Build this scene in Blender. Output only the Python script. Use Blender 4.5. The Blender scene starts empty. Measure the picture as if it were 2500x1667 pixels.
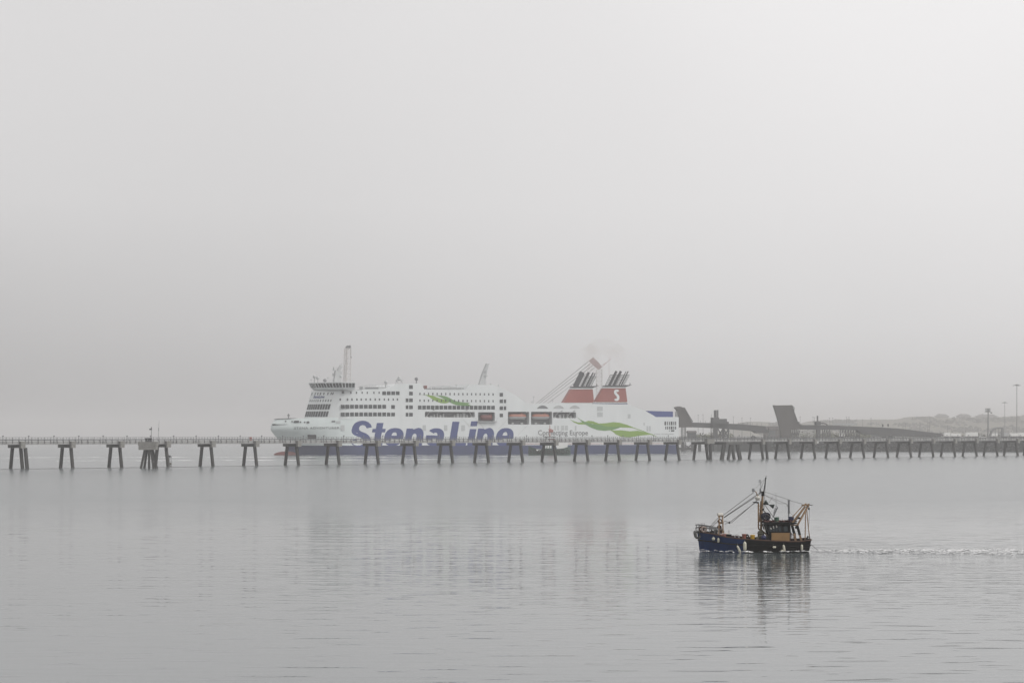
import bpy, bmesh, math, random
from mathutils import Vector, Matrix
random.seed(7)
R = math.radians
scene = bpy.context.scene
COL = scene.collection
# ------------------------------------------------------------------ camera
F = 4583.0; HY = 1059.0; HC = 10.0          # focal length in photo pixels, horizon row, eye height
cam_d = bpy.data.cameras.new('camera'); cam = bpy.data.objects.new('camera', cam_d); COL.objects.link(cam)
cam.location = (0, 0, HC); cam.rotation_euler = (R(90), 0, 0)
cam_d.sensor_width = 36; cam_d.lens = 36*F/2500; cam_d.shift_y = (HY-833.5)/2500
cam_d.clip_start = .5; cam_d.clip_end = 30000
scene.camera = cam
# ------------------------------------------------------------------ world
world = bpy.data.worlds.new('World'); scene.world = world; world.use_nodes = True
nt = world.node_tree; nt.nodes.clear()
SUN_EL, SUN_AZ = R(45), R(118)                # azimuth clockwise from +Y (camera's view)
out = nt.nodes.new('ShaderNodeOutputWorld'); bg = nt.nodes.new('ShaderNodeBackground')
sky = nt.nodes.new('ShaderNodeTexSky'); sky.sky_type = 'NISHITA'; sky.sun_disc = False
sky.sun_elevation = SUN_EL; sky.sun_rotation = SUN_AZ; sky.dust_density = 6; sky.air_density = 1.0
hsv = nt.nodes.new('ShaderNodeHueSaturation'); hsv.inputs['Saturation'].default_value = 0.05
tc = nt.nodes.new('ShaderNodeTexCoord'); sep = nt.nodes.new('ShaderNodeSeparateXYZ')
ramp = nt.nodes.new('ShaderNodeValToRGB')    # overcast sky: brighter towards the zenith
SKYR = [(0.0, .50), (0.03, .575), (0.0565, .635), (0.121, .73), (0.215, .785), (0.5, .95), (1.0, 1.08)]
cr = ramp.color_ramp
for i, (p, v) in enumerate(SKYR):
    e = cr.elements[i] if i < 2 else cr.elements.new(p)
    e.position = p; e.color = (v*1.0, v*.986, v*.988, 1)
azm = nt.nodes.new('ShaderNodeMath'); azm.operation = 'MULTIPLY_ADD'   # cloud thins towards the sun's side
azm.inputs[1].default_value = .5; azm.inputs[2].default_value = 1.0
azc = nt.nodes.new('ShaderNodeClamp'); azc.inputs['Min'].default_value = .65; azc.inputs['Max'].default_value = 1.3
sn = nt.nodes.new('ShaderNodeTexNoise'); sn.inputs['Scale'].default_value = 3.0; sn.inputs['Detail'].default_value = 2
smr = nt.nodes.new('ShaderNodeMapRange'); smr.inputs['To Min'].default_value = .90; smr.inputs['To Max'].default_value = 1.10
mul = nt.nodes.new('ShaderNodeVectorMath'); mul.operation = 'SCALE'
mul2 = nt.nodes.new('ShaderNodeMath'); mul2.operation = 'MULTIPLY'
mix = nt.nodes.new('ShaderNodeMixRGB'); mix.inputs['Fac'].default_value = .93
L = nt.links.new
L(tc.outputs['Generated'], sep.inputs[0]); L(sep.outputs['Z'], ramp.inputs['Fac'])
azs = nt.nodes.new('ShaderNodeMapRange'); azs.inputs['From Max'].default_value = .12; azs.inputs['To Min'].default_value = .9; azs.inputs['To Max'].default_value = .5
L(sep.outputs['Z'], azs.inputs['Value']); L(azs.outputs[0], azm.inputs[1])   # a darker bank of fog lies low on the left
L(sep.outputs['X'], azm.inputs[0]); L(azm.outputs[0], azc.inputs['Value'])
L(tc.outputs['Generated'], sn.inputs['Vector']); L(sn.outputs['Fac'], smr.inputs['Value'])
L(azc.outputs[0], mul2.inputs[0]); L(smr.outputs[0], mul2.inputs[1])
m3 = nt.nodes.new('ShaderNodeMath'); m3.operation = 'MULTIPLY'; m3.inputs[1].default_value = 10.75
L(mul2.outputs[0], m3.inputs[0])
L(ramp.outputs['Color'], mul.inputs[0]); L(m3.outputs[0], mul.inputs['Scale'])
L(sky.outputs[0], hsv.inputs['Color']); L(hsv.outputs[0], mix.inputs['Color1']); L(mul.outputs[0], mix.inputs['Color2'])
L(mix.outputs[0], bg.inputs['Color']); bg.inputs['Strength'].default_value = .10
L(bg.outputs[0], out.inputs['Surface'])
# ------------------------------------------------------------------ sun behind the overcast
sd = bpy.data.lights.new('sun', 'SUN'); sd.energy = 1.25; sd.angle = R(25); sd.color = (1, .97, .93)
sun = bpy.data.objects.new('sun', sd); COL.objects.link(sun)
sdir = Vector((math.sin(SUN_AZ)*math.cos(SUN_EL), math.cos(SUN_AZ)*math.cos(SUN_EL), math.sin(SUN_EL)))
sun.rotation_euler = sdir.to_track_quat('Z', 'Y').to_euler(); sun.location = (0, 0, 200)
scene.view_settings.view_transform = 'Standard'; scene.view_settings.look = 'None'
scene.view_settings.exposure = 0.0; scene.view_settings.gamma = 1
scene.cycles.use_denoising = True
scene.cycles.volume_bounces = 1; scene.cycles.max_bounces = 6; scene.cycles.diffuse_bounces = 2
scene.cycles.transparent_max_bounces = 12

# ------------------------------------------------------------------ materials
MATS = {}
def mat(name, col, rough=.55, var=.12, scale=1.0, metal=0.0, bump=0.0, spec=.5, streak=0.0, dirt=None):
    """procedural paint / stone: two noises vary the colour, optional vertical streaks and dirt blotches"""
    if name in MATS: return MATS[name]
    m = bpy.data.materials.new(name); m.use_nodes = True; n = m.node_tree; b = n.nodes['Principled BSDF']
    b.inputs['Roughness'].default_value = rough; b.inputs['Metallic'].default_value = metal
    b.inputs['Specular IOR Level'].default_value = spec
    t = n.nodes.new('ShaderNodeTexCoord'); mp = n.nodes.new('ShaderNodeMapping')
    mp.inputs['Scale'].default_value = (scale, scale, scale*(.25 if streak else 1))
    n.links.new(t.outputs['Object'], mp.inputs[0])
    a = n.nodes.new('ShaderNodeTexNoise'); a.inputs['Scale'].default_value = 1; a.inputs['Detail'].default_value = 6; a.inputs['Roughness'].default_value = .65
    n.links.new(mp.outputs[0], a.inputs['Vector'])
    r = n.nodes.new('ShaderNodeValToRGB'); e = r.color_ramp.elements
    e[0].position = .3; e[1].position = .7
    e[0].color = tuple(max(0, c*(1-var)) for c in col)+(1,); e[1].color = tuple(min(1, c*(1+var)) for c in col)+(1,)
    n.links.new(a.outputs['Fac'], r.inputs['Fac']); last = r.outputs['Color']
    if dirt:
        d = n.nodes.new('ShaderNodeTexNoise'); d.inputs['Scale'].default_value = 2.3; d.inputs['Detail'].default_value = 8; d.inputs['Roughness'].default_value = .75
        n.links.new(mp.outputs[0], d.inputs['Vector'])
        q = n.nodes.new('ShaderNodeValToRGB'); q.color_ramp.elements[0].position = dirt[1]; q.color_ramp.elements[1].position = dirt[1]+.14
        n.links.new(d.outputs['Fac'], q.inputs['Fac'])
        x = n.nodes.new('ShaderNodeMixRGB'); n.links.new(q.outputs['Color'], x.inputs['Fac']); n.links.new(last, x.inputs['Color1'])
        x.inputs['Color2'].default_value = tuple(dirt[0])+(1,); last = x.outputs['Color']
    n.links.new(last, b.inputs['Base Color'])
    if bump:
        u = n.nodes.new('ShaderNodeBump'); u.inputs['Distance'].default_value = bump; u.inputs['Strength'].default_value = .6
        n.links.new(a.outputs['Fac'], u.inputs['Height']); n.links.new(u.outputs[0], b.inputs['Normal'])
    MATS[name] = m; return m

M_white = mat('ship white paint', (.67, .695, .695), .35, .05, .15, streak=1, dirt=((.60,.61,.59), .60))
M_wside = mat('bow white paint', (.66, .72, .71), .35, .06, .2, streak=1)
M_navy = mat('navy hull paint', (.022, .035, .105), .4, .12, .2, streak=1)
M_letter = mat('navy lettering', (.022, .043, .18), .45, .05, .3)
M_red = mat('funnel red', (.26, .068, .052), .45, .06, .3)
M_bulb = mat('antifouling red', (.13, .032, .025), .6, .15, .6)
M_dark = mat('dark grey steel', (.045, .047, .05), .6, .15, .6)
M_glass = mat('ship window glass', (.035, .042, .045), .12, .1, .5, spec=.6)
M_port = mat('porthole glass', (.05, .055, .06), .2, .1, .5)
M_pale = mat('pale grey door paint', (.48, .50, .50), .5, .05, .5)
M_green = mat('ribbon green', (.20, .33, .05), .45, .04, .2)
M_green2 = mat('ribbon deep green', (.125, .26, .075), .45, .04, .2)
M_recess_shade = mat('recess shade grey', (.14, .145, .15), .7, .3, .5)  # shade inside the side openings, put into the colour
M_orange = mat('lifeboat orange', (.30, .10, .06), .5, .08, .8)
M_lgrey = mat('light grey steel', (.42, .43, .43), .5, .1, .5)
M_mgrey = mat('mid grey steel', (.16, .165, .17), .55, .15, .5)
M_cranered = mat('crane red paint', (.34, .12, .10), .6, .12, .5)
M_cranewh = mat('crane white paint', (.55, .52, .50), .6, .1, .5)
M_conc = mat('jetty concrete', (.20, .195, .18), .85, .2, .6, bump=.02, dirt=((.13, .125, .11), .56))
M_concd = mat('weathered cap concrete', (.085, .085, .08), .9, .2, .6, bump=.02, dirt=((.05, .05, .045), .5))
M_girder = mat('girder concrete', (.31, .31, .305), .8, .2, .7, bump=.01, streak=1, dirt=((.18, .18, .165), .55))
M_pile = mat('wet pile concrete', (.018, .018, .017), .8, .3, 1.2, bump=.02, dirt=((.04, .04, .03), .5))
M_rail = mat('galvanised rail', (.10, .10, .10), .6, .15, 1)
M_quay = mat('quay wall stone', (.055, .06, .057), .9, .35, .18, bump=.3, dirt=((.11, .11, .10), .56))
M_ground = mat('quay ground', (.15, .15, .14), .9, .3, .05)
M_hill = mat('hillside grass', (.085, .078, .045), 1, .5, .012, dirt=((.05, .045, .03), .5))
M_steel = mat('linkspan steel', (.085, .086, .086), .7, .2, .15)
M_ramp = mat('ramp underside steel', (.09, .083, .077), .75, .25, .12, streak=1)
M_roof = mat('slate roof', (.075, .068, .065), .9, .2, .5)
M_render = mat('house render', (.15, .14, .13), .9, .1, .3)
M_lorry = mat('trailer white', (.80, .80, .78), .5, .05, .3)
M_pole = mat('pole grey', (.19, .19, .19), .6, .1, 1)
M_tuggreen = mat('tug green', (.03, .075, .055), .5, .15, .5)
M_black = mat('rubber black', (.012, .012, .012), .75, .2, 3)
M_bblue = mat('fishing hull blue', (.006, .024, .088), .6, .35, .9, streak=1, spec=.2, dirt=((.012, .014, .03), .57))
M_bblack = mat('fishing hull black', (.006, .0055, .005), .65, .4, 1.2, spec=.15, dirt=((.035, .018, .012), .6))
M_rust = mat('rusty capping', (.075, .035, .022), .8, .4, 4, dirt=((.025, .016, .012), .50))
M_tan = mat('buff mast paint', (.235, .145, .075), .6, .35, 3, dirt=((.07, .04, .025), .52))
M_tanbox = mat('buff deckhouse paint', (.25, .145, .055), .6, .15, 1.5, dirt=((.12, .07, .035), .62))
M_bdeck = mat('boat deck', (.03, .025, .022), .8, .3, 3)
M_fender = mat('fender white', (.58, .56, .46), .5, .12, 4, dirt=((.35, .33, .25), .62))
M_ygl = mat('yellow tub plastic', (.50, .30, .02), .5, .1, 3)
M_ort = mat('orange tub plastic', (.22, .07, .045), .6, .15, 3)
M_bluepl = mat('blue drum plastic', (.012, .017, .07), .5, .2, 3)
M_greenpl = mat('green drum plastic', (.03, .085, .055), .55, .2, 3)
M_rope = mat('rigging rope', (.06, .055, .05), .8, .2, 5)
M_wcab = mat('boat white fitting', (.50, .48, .44), .5, .1, 3)
M_net = mat('net heap', (.09, .03, .022), .95, .7, 14, bump=.04, dirt=((.04, .05, .06), .5))
M_khaki = mat('winch olive', (.075, .07, .045), .7, .3, 4)
M_bgl = mat('wheelhouse glass', (.03, .04, .045), .1, .1, 2)
M_wh = mat('wheelhouse black', (.006, .006, .006), .65, .3, 2, spec=.15)
M_lamp = mat('lamp lens', (.20, .205, .21), .2, .05, 4)

# ------------------------------------------------------------------ mesh builder
class MB:
    def __init__(s): s.v = []; s.f = []; s.mi = []
    def add(s, vs, fs, mi=0):
        o = len(s.v); s.v += [tuple(p) for p in vs]; s.f += [tuple(i+o for i in f) for f in fs]; s.mi += [mi]*len(fs); return s
    def box(s, a, b, mi=0):
        x0, y0, z0 = a; x1, y1, z1 = b
        return s.add([(x0,y0,z0),(x1,y0,z0),(x1,y1,z0),(x0,y1,z0),(x0,y0,z1),(x1,y0,z1),(x1,y1,z1),(x0,y1,z1)],
                     [(0,3,2,1),(4,5,6,7),(0,1,5,4),(1,2,6,5),(2,3,7,6),(3,0,4,7)], mi)
    def tube(s, p, q, r, r2=None, n=8, mi=0, cap=True):
        p = Vector(p); q = Vector(q); r2 = r if r2 is None else r2; d = (q-p)
        if d.length < 1e-6: return s
        d.normalize(); u = d.orthogonal().normalized(); w = d.cross(u); vs = []
        for c, rr in ((p, r), (q, r2)):
            for k in range(n):
                a = 2*math.pi*(k+.5)/n; vs.append(c+u*(rr*math.cos(a))+w*(rr*math.sin(a)))
        fs = [(k, (k+1) % n, n+(k+1) % n, n+k) for k in range(n)]
        if cap: fs += [tuple(range(n-1, -1, -1)), tuple(range(n, 2*n))]
        return s.add(vs, fs, mi)
    def path(s, pts, r, n=6, mi=0):
        for a, b in zip(pts, pts[1:]): s.tube(a, b, r, n=n, mi=mi)
        return s
    def beam(s, p, q, w, h, up=(0,0,1), mi=0):
        p = Vector(p); q = Vector(q); d = (q-p).normalized(); up = Vector(up)
        if abs(d.dot(up)) > .98: up = Vector((0, 1, 0))
        a = d.cross(up).normalized(); b = a.cross(d); vs = []
        for c in (p, q):
            for i, j in ((-1,-1),(1,-1),(1,1),(-1,1)): vs.append(c+a*(i*w/2)+b*(j*h/2))
        return s.add(vs, [(3,2,1,0),(4,5,6,7),(0,1,5,4),(1,2,6,5),(2,3,7,6),(3,0,4,7)], mi)
    def prism(s, pts, off, mi=0):
        n = len(pts); off = Vector(off); a = [Vector(p) for p in pts]
        return s.add(a+[p+off for p in a], [tuple(range(n-1,-1,-1)), tuple(range(n, 2*n))]+[(k,(k+1)%n,n+(k+1)%n,n+k) for k in range(n)], mi)
    def lathe(s, prof, c=(0,0,0), axis=(0,0,1), n=16, mi=0):
        c = Vector(c); d = Vector(axis).normalized(); u = d.orthogonal().normalized(); w = d.cross(u); vs = []; m = len(prof)
        for r, h in prof:
            for k in range(n):
                a = 2*math.pi*k/n; vs.append(c+d*h+u*(r*math.cos(a))+w*(r*math.sin(a)))
        fs = [(i*n+k, i*n+(k+1)%n, (i+1)*n+(k+1)%n, (i+1)*n+k) for i in range(m-1) for k in range(n)]
        fs += [tuple(range(n-1,-1,-1)), tuple(range((m-1)*n, m*n))]
        return s.add(vs, fs, mi)
    def ball(s, c, r, sz=1, n=12, mi=0, axis=(0,0,1)):
        return s.lathe([(max(.001, r*math.sin(math.pi*k/n)), -r*sz*math.cos(math.pi*k/n)) for k in range(n+1)], c, axis, n, mi)
    def torus(s, c, R1, r, axis=(0,1,0), n=16, m=8, mi=0):
        c = Vector(c); d = Vector(axis).normalized(); u = d.orthogonal().normalized(); w = d.cross(u); vs = []
        for i in range(n):
            a = 2*math.pi*i/n; e = u*math.cos(a)+w*math.sin(a)
            for j in range(m):
                b = 2*math.pi*j/m; vs.append(c+e*(R1+r*math.cos(b))+d*(r*math.sin(b)))
        return s.add(vs, [(i*m+j, ((i+1)%n)*m+j, ((i+1)%n)*m+(j+1)%m, i*m+(j+1)%m) for i in range(n) for j in range(m)], mi)
    def lattice(s, p, q, w, r, bays, w2=None, up=(0,1,0), n=4):
        """square lattice boom between two points"""
        p = Vector(p); q = Vector(q); d = (q-p).normalized(); a = d.cross(Vector(up)).normalized(); b = a.cross(d); w2 = w2 or w
        P = lambda t, i, j: p+(q-p)*t+a*(i*(w+(w2-w)*t)/2)+b*(j*(w+(w2-w)*t)/2)
        C = [(-1,-1),(1,-1),(1,1),(-1,1)]
        for i, j in C: s.tube(P(0,i,j), P(1,i,j), r, n=n)
        for k in range(bays):
            for m in range(4):
                s.tube(P(k/bays,*C[m]), P((k+1)/bays,*C[(m+1)%4]), r*.6, n=n)
                s.tube(P((k+1)/bays,*C[m]), P((k+1)/bays,*C[(m+1)%4]), r*.6, n=n)
        return s
    def build(s, name, m, parent=None, smooth=False):
        me = bpy.data.meshes.new(name); me.from_pydata(s.v, [], s.f); me.validate()
        for x in (m if isinstance(m, (list, tuple)) else [m]): me.materials.append(x)
        if len(me.polygons) == len(s.mi): me.polygons.foreach_set('material_index', s.mi)
        bm = bmesh.new(); bm.from_mesh(me); bmesh.ops.recalc_face_normals(bm, faces=bm.faces); bm.to_mesh(me); bm.free()
        if smooth:
            me.polygons.foreach_set('use_smooth', [True]*len(me.polygons))
            me.set_sharp_from_angle(angle=R(40))
        o = bpy.data.objects.new(name, me); COL.objects.link(o)
        if parent is not None: o.parent = parent
        return o
def tag(o, label=None, cat=None, group=None, kind=None):
    if label: o['label'] = label
    if cat: o['category'] = cat
    if group: o['group'] = group
    if kind: o['kind'] = kind
    return o
def thing(name, label, cat, loc=(0,0,0), rz=0, group=None):
    o = bpy.data.objects.new(name, None); COL.objects.link(o); o.location = loc; o.rotation_euler = (0,0,rz)
    o.empty_display_size = .5
    return tag(o, label, cat, group)
KIDS = {}
def copy_tree(o, parent=None):
    c = o.copy(); COL.objects.link(c)
    if parent is not None: c.parent = parent
    for ch in list(o.children): copy_tree(ch, c)
    return c
def fill2d(polys):
    """flat triangulated sheet of polygons with holes -> (verts2d, faces)"""
    cu = bpy.data.curves.new('tmp', 'CURVE'); cu.dimensions = '2D'; cu.fill_mode = 'BOTH'
    for pl in polys:
        sp = cu.splines.new('POLY'); sp.points.add(len(pl)-1); sp.use_cyclic_u = True
        for i, (x, y) in enumerate(pl): sp.points[i].co = (x, y, 0, 1)
    ob = bpy.data.objects.new('tmp', cu); COL.objects.link(ob)
    me = bpy.data.meshes.new_from_object(ob.evaluated_get(bpy.context.evaluated_depsgraph_get()))
    vs = [(v.co.x, v.co.y) for v in me.vertices]; fs = [tuple(p.vertices) for p in me.polygons]
    bpy.data.objects.remove(ob); bpy.data.curves.remove(cu); bpy.data.meshes.remove(me)
    return vs, fs
def text2d(txt, shear=0, offset=0, space=1.0):
    cu = bpy.data.curves.new('tmp', 'FONT'); cu.body = txt; cu.shear = shear; cu.offset = offset; cu.space_character = space
    cu.resolution_u = 3
    ob = bpy.data.objects.new('tmp', cu); COL.objects.link(ob)
    me = bpy.data.meshes.new_from_object(ob.evaluated_get(bpy.context.evaluated_depsgraph_get()))
    vs = [(v.co.x, v.co.y) for v in me.vertices]; fs = [tuple(p.vertices) for p in me.polygons]
    bpy.data.objects.remove(ob); bpy.data.curves.remove(cu); bpy.data.meshes.remove(me)
    x0 = min(v[0] for v in vs); x1 = max(v[0] for v in vs)
    cap = .73
    return [((x-x0)/(x1-x0), y/cap) for x, y in vs], fs       # u 0..1 across, v 1 = cap height
def P(px, py, Y): return Vector(((px-1250)/F*Y, Y, HC-(py-HY)/F*Y))

# ------------------------------------------------------------------ SETTING: water
def water_material():
    m = bpy.data.materials.new('sea water'); m.use_nodes = True; n = m.node_tree; b = n.nodes['Principled BSDF']
    b.inputs['Base Color'].default_value = (.092, .106, .109, 1); b.inputs['Roughness'].default_value = .06
    b.inputs['IOR'].default_value = 1.5
    g = n.nodes.new('ShaderNodeNewGeometry'); lk = n.links.new
    def noise(sx, sy, det, rot=0, rough=.5):
        mp = n.nodes.new('ShaderNodeMapping'); mp.inputs['Scale'].default_value = (sx, sy, 1); mp.inputs['Rotation'].default_value = (0, 0, R(rot))
        t = n.nodes.new('ShaderNodeTexNoise'); t.inputs['Scale'].default_value = 1; t.inputs['Detail'].default_value = det; t.inputs['Roughness'].default_value = rough
        lk(g.outputs['Position'], mp.inputs[0]); lk(mp.outputs[0], t.inputs['Vector']); return t.outputs['Fac']
    def math_(op, a, b_, c=None):
        x = n.nodes.new('ShaderNodeMath'); x.operation = op
        for i, v in enumerate((a, b_, c)):
            if v is None: continue
            if isinstance(v, (int, float)): x.inputs[i].default_value = v
            else: lk(v, x.inputs[i])
        return x.outputs[0]
    # long low swell lines with glassy backs, finer ripples in drifting patches
    pm = n.nodes.new('ShaderNodeMapRange'); lk(noise(.03, .02, 3, 20), pm.inputs['Value'])
    pm.inputs['From Min'].default_value = .38; pm.inputs['From Max'].default_value = .62; pm.inputs['To Min'].default_value = .25; pm.inputs['To Max'].default_value = 1.0
    h = math_('MULTIPLY', noise(.10, .34, 1, -6), .055)
    h = math_('MULTIPLY_ADD', noise(.36, 1.3, 2, -3), .013, h)
    h = math_('MULTIPLY_ADD', noise(1.2, 3.0, 2, 5), .0022, h)
    cm = n.nodes.new('ShaderNodeMapRange'); cm.interpolation_type = 'SMOOTHSTEP'; lk(noise(.28, 1.25, 2, -5, .4), cm.inputs['Value'])
    cm.inputs['From Min'].default_value = .585; cm.inputs['From Max'].default_value = .80; cm.inputs['To Max'].default_value = .045
    h = math_('ADD', h, cm.outputs[0])
    h = math_('MULTIPLY', h, pm.outputs[0])
    # the passing fishing boat has stirred short ripples around itself
    vd = n.nodes.new('ShaderNodeVectorMath'); vd.operation = 'DISTANCE'; vd.inputs[1].default_value = (19.5, 136, 0); lk(g.outputs['Position'], vd.inputs[0])
    vr = n.nodes.new('ShaderNodeMapRange'); vr.interpolation_type = 'SMOOTHSTEP'; lk(vd.outputs['Value'], vr.inputs['Value'])
    vr.inputs['From Min'].default_value = 8; vr.inputs['From Max'].default_value = 62; vr.inputs['To Min'].default_value = .085; vr.inputs['To Max'].default_value = 0
    h = math_('MULTIPLY_ADD', noise(.30, 1.0, 2, 4), vr.outputs[0], h)
    bu = n.nodes.new('ShaderNodeBump'); bu.inputs['Strength'].default_value = 1; bu.inputs['Distance'].default_value = 1.0
    lk(h, bu.inputs['Height']); lk(bu.outputs[0], b.inputs['Normal'])
    # the breeze has dulled the water out beyond the fishing boat: a ragged edge of matt, wind-ruffled surface
    sp = n.nodes.new('ShaderNodeSeparateXYZ'); lk(g.outputs['Position'], sp.inputs[0])
    yy = math_('MULTIPLY_ADD', noise(.012, .006, 3, 0), 120.0, sp.outputs['Y'])
    rr = n.nodes.new('ShaderNodeMapRange'); lk(yy, rr.inputs['Value'])
    rr.inputs['From Min'].default_value = 235; rr.inputs['From Max'].default_value = 330
    rr.inputs['To Min'].default_value = .04; rr.inputs['To Max'].default_value = .215
    lk(rr.outputs[0], b.inputs['Roughness'])
    return m
M_water = water_material()
w = MB(); w.add([(-3500,-300,0),(3500,-300,0),(3500,7900,0),(-3500,7900,0)], [(0,1,2,3)])
tag(w.build('water', M_water), kind='structure')
sb = MB(); sb.add([(-3500,-300,-.9),(3500,-300,-.9),(3500,7900,-.9),(-3500,7900,-.9)], [(0,1,2,3)])

# ------------------------------------------------------------------ SETTING: quay, ground, hills
q = MB()
qy = 1085
def gx(px, Y): return (px-1250)/F*Y
# ground with a masonry quay face; plan polygon
plan = [(gx(1742,1100),1112),(gx(1880,1095),1092),(gx(2050,1090),1085),(gx(2250,1065),1062),(gx(2600,1050),1050),(1300,1050),(1300,3000),(340,3000),(gx(1746,1300),1300)]
q.prism([(x, y, -.9) for x, y in plan], (0, 0, 8.2))
tag(q.build('quay', M_quay), kind='structure')
g_ = MB(); g_.add([(x, y, 7.305) for x, y in plan], [tuple(range(len(plan)))])
tag(g_.build('ground', M_ground), kind='structure')
q = MB(); q.prism([(gx(870,1150),1150,-.9),(gx(1590,1150),1150,-.9),(gx(1590,1150),1190,-.9),(gx(870,1150),1190,-.9)], (0,0,7.5))
tag(q.build('breakwater', M_quay), kind='structure')
HP = [(1600,1075),(1700,1066),(1760,1052),(1790,1036),(1817,1029.5),(1850,1029),(1880,1031),(1905,1036),(1940,1036),(1975,1028),(2000,1026),(2060,1025),(2110,1024),(2190,1023.5),(2212,1018),(2250,1016.5),(2268,1017),(2280,1020),(2330,1020),(2380,1020),(2440,1018),(2470,1015.5),(2500,1015),(2600,1012),(2750,1010),(2900,1012)]
def ridge_y(px):
    for (a, b), (c, d) in zip(HP, HP[1:]):
        if a <= px <= c: return b+(d-b)*(px-a)/(c-a)
    return HP[-1][1]
YR = 3700.0
from mathutils import noise as mnoise
hm = MB(); NX, NY = 130, 34; vs = []
for j in range(NY):
    v = j/(NY-1)
    for i in range(NX):
        px = 1600+1300*i/(NX-1); Y = 2700+1300*v
        top = HC+(HY-ridge_y(px))*YR/F
        k = min(1, max(0, (Y-2700)/(YR-2700))); k = k*k*(3-2*k)
        nz = mnoise.noise(Vector((px*.03, Y*.006, 3)))*5+mnoise.noise(Vector((px*.11, Y*.02, 9)))*2.5
        z = 6+(top-6)*k + (nz*k*(1-k)*3.2 if k < 1 else 0) - max(0, Y-YR)*.05
        vs.append(((px-1250)/F*(YR+(Y-YR)*.6), Y, z))
hm.add(vs, [(j*NX+i, j*NX+i+1, (j+1)*NX+i+1, (j+1)*NX+i) for j in range(NY-1) for i in range(NX-1)])
tag(hm.build('hills', M_hill, smooth=True), kind='structure')
b = MB(); random.seed(21)
for k in range(5200):
    px = random.uniform(1790, 2560); v = .22+.75*random.random()**1.2; Yk = YR-v*1000; f_ = 1-v; f_ = f_*f_*(3-2*f_); top = HC+(HY-ridge_y(px))*YR/F
    if mnoise.noise(Vector((px*.02, v*5, 1))) < -.05+.3*(v < .03): continue
    z = 6+(top-6)*f_; r_ = random.uniform(1.5, 5)*.9; x = (px-1250)/F*(YR+(Yk-YR)*.6); a_ = random.uniform(0, 3.14)
    d = Vector((math.cos(a_), math.sin(a_), random.uniform(-.2,.2)))*r_; e_ = Vector((0, random.uniform(-.5,.5), random.uniform(.4,.9)))*r_; c = Vector((x, Yk, z+r_*.1+1.2*(v > .05)))
    b.add([c-d, c-d*.4+e_, c+d*.5+e_*.8, c+d, c-e_*.4], [(0,4,3,2,1)])
tag(b.build('hill_scrub', mat('gorse and hedge', (.05,.048,.03), 1, .5, .05)), 'dark gorse and hedges scattered over the misty hillside', 'scrub', kind='stuff')
# ------------------------------------------------------------------ houses on the ridge
def hip_house(px0, px1, ytop, ybase, label, Y=3685):
    s = Y/F; x0 = (px0-1250)*s; x1 = (px1-1250)*s; zt = HC+(HY-ytop)*s; zb = HC+(HY-ybase)*s; ze = zb+(zt-zb)*.42
    t = thing('house', label, 'house', ((x0+x1)/2, Y, zb-3), 0, 'hipped roof houses on the misty ridge')
    w = (x1-x0)/2; D = 18; e = .09*(x1-x0); r = w*.55
    MB().box((-w+e, 0, 0), (w-e, D, ze-zb+3)).build('wall', M_render, t)
    m = MB(); z0 = ze-zb+3.003; z1 = zt-zb+3
    m.add([(-w,-.6,z0),(w,-.6,z0),(w,D+.6,z0),(-w,D+.6,z0),(-r,D*.42,z1),(r,D*.42,z1),(r,D*.58,z1),(-r,D*.58,z1)],
          [(3,2,1,0),(0,1,5,4),(1,2,6,5),(2,3,7,6),(3,0,4,7),(4,5,6,7)])
    rf = m.build('roof', M_roof, t)
    MB().box((-r*.6-.7, D*.45, z1-.3), (-r*.6+.7, D*.55, z1+1.3)).build('chimney', M_render, rf)
    for k in (-.5, 0, .5):
        wn = MB().box((k*w-1.0, -.08, (ze-zb)*.35+2.6), (k*w+1.0, .1, (ze-zb)*.35+4.0)); wn.build('window', M_glass, t)
hip_house(2284, 2319, 1010.5, 1021.5, 'left of the three hipped houses on the misty ridge, narrow with a steep roof')
hip_house(2337, 2373, 1010.5, 1021.5, 'middle one of the three hipped houses on the misty ridge')
hip_house(2382, 2439, 1011, 1021.5, 'widest hipped house on the misty ridge, behind the floodlight tower')
hip_house(2492, 2535, 1012.5, 1020, 'house roof on the ridge cut by the right edge of the photo')
t = thing('house', 'long low roof on the misty ridge left of the hipped houses', 'house', P(2238, 1024, 3690)); 
MB().box((-26,0,-4),(18,11,2.2)).build('wall', M_render, t)
MB().prism([(-28,-.5,2.203),(20,-.5,2.203),(17,5,4.8),(-24,5,4.2)], (0,.001,0)).prism([(-28,-.5,2.2),(20,-.5,2.2),(17,5.5,4.7),(-24,5.5,4.1)], (0,6,-.2)).build('roof', M_roof, t)

# ------------------------------------------------------------------ FERRY
AX, AY, BX_, BY_ = -112.0, 870.0, 84.6, 950.0
LA = math.hypot(BX_-AX, BY_-AY); U = Vector(((BX_-AX)/LA, (BY_-AY)/LA)); N = Vector((-U.y, U.x)); ROT = math.atan2(U.y, U.x)
def FL(px, py, t=0.0):
    """point of the photo -> (s along the ship, height) on the vertical plane t metres inside its near side"""
    dx = (px-1250)/F
    Y = (AX*N.x+AY*N.y+t)/(dx*N.x+N.y)
    s = (dx*Y-AX)*U.x+(Y-AY)*U.y
    return s, HC-(py-HY)/F*Y
ferry = thing('ferry', 'large white passenger ferry with two red funnels and blue StenaLine lettering behind the jetty', 'ferry', (AX, AY, 0), ROT)
ZB = 4.55; BEAM = 28.0
STEM = [(-1.0, 712), (0, 710), (3.5, 700), (7.2, 681), (12.2, 660.5), (14.5, 661.5), (17.0, 668), (18.2, 672)]
ST = []
for z, px in STEM: ST.append((z, FL(px, 1060, 14)[0]))
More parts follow.
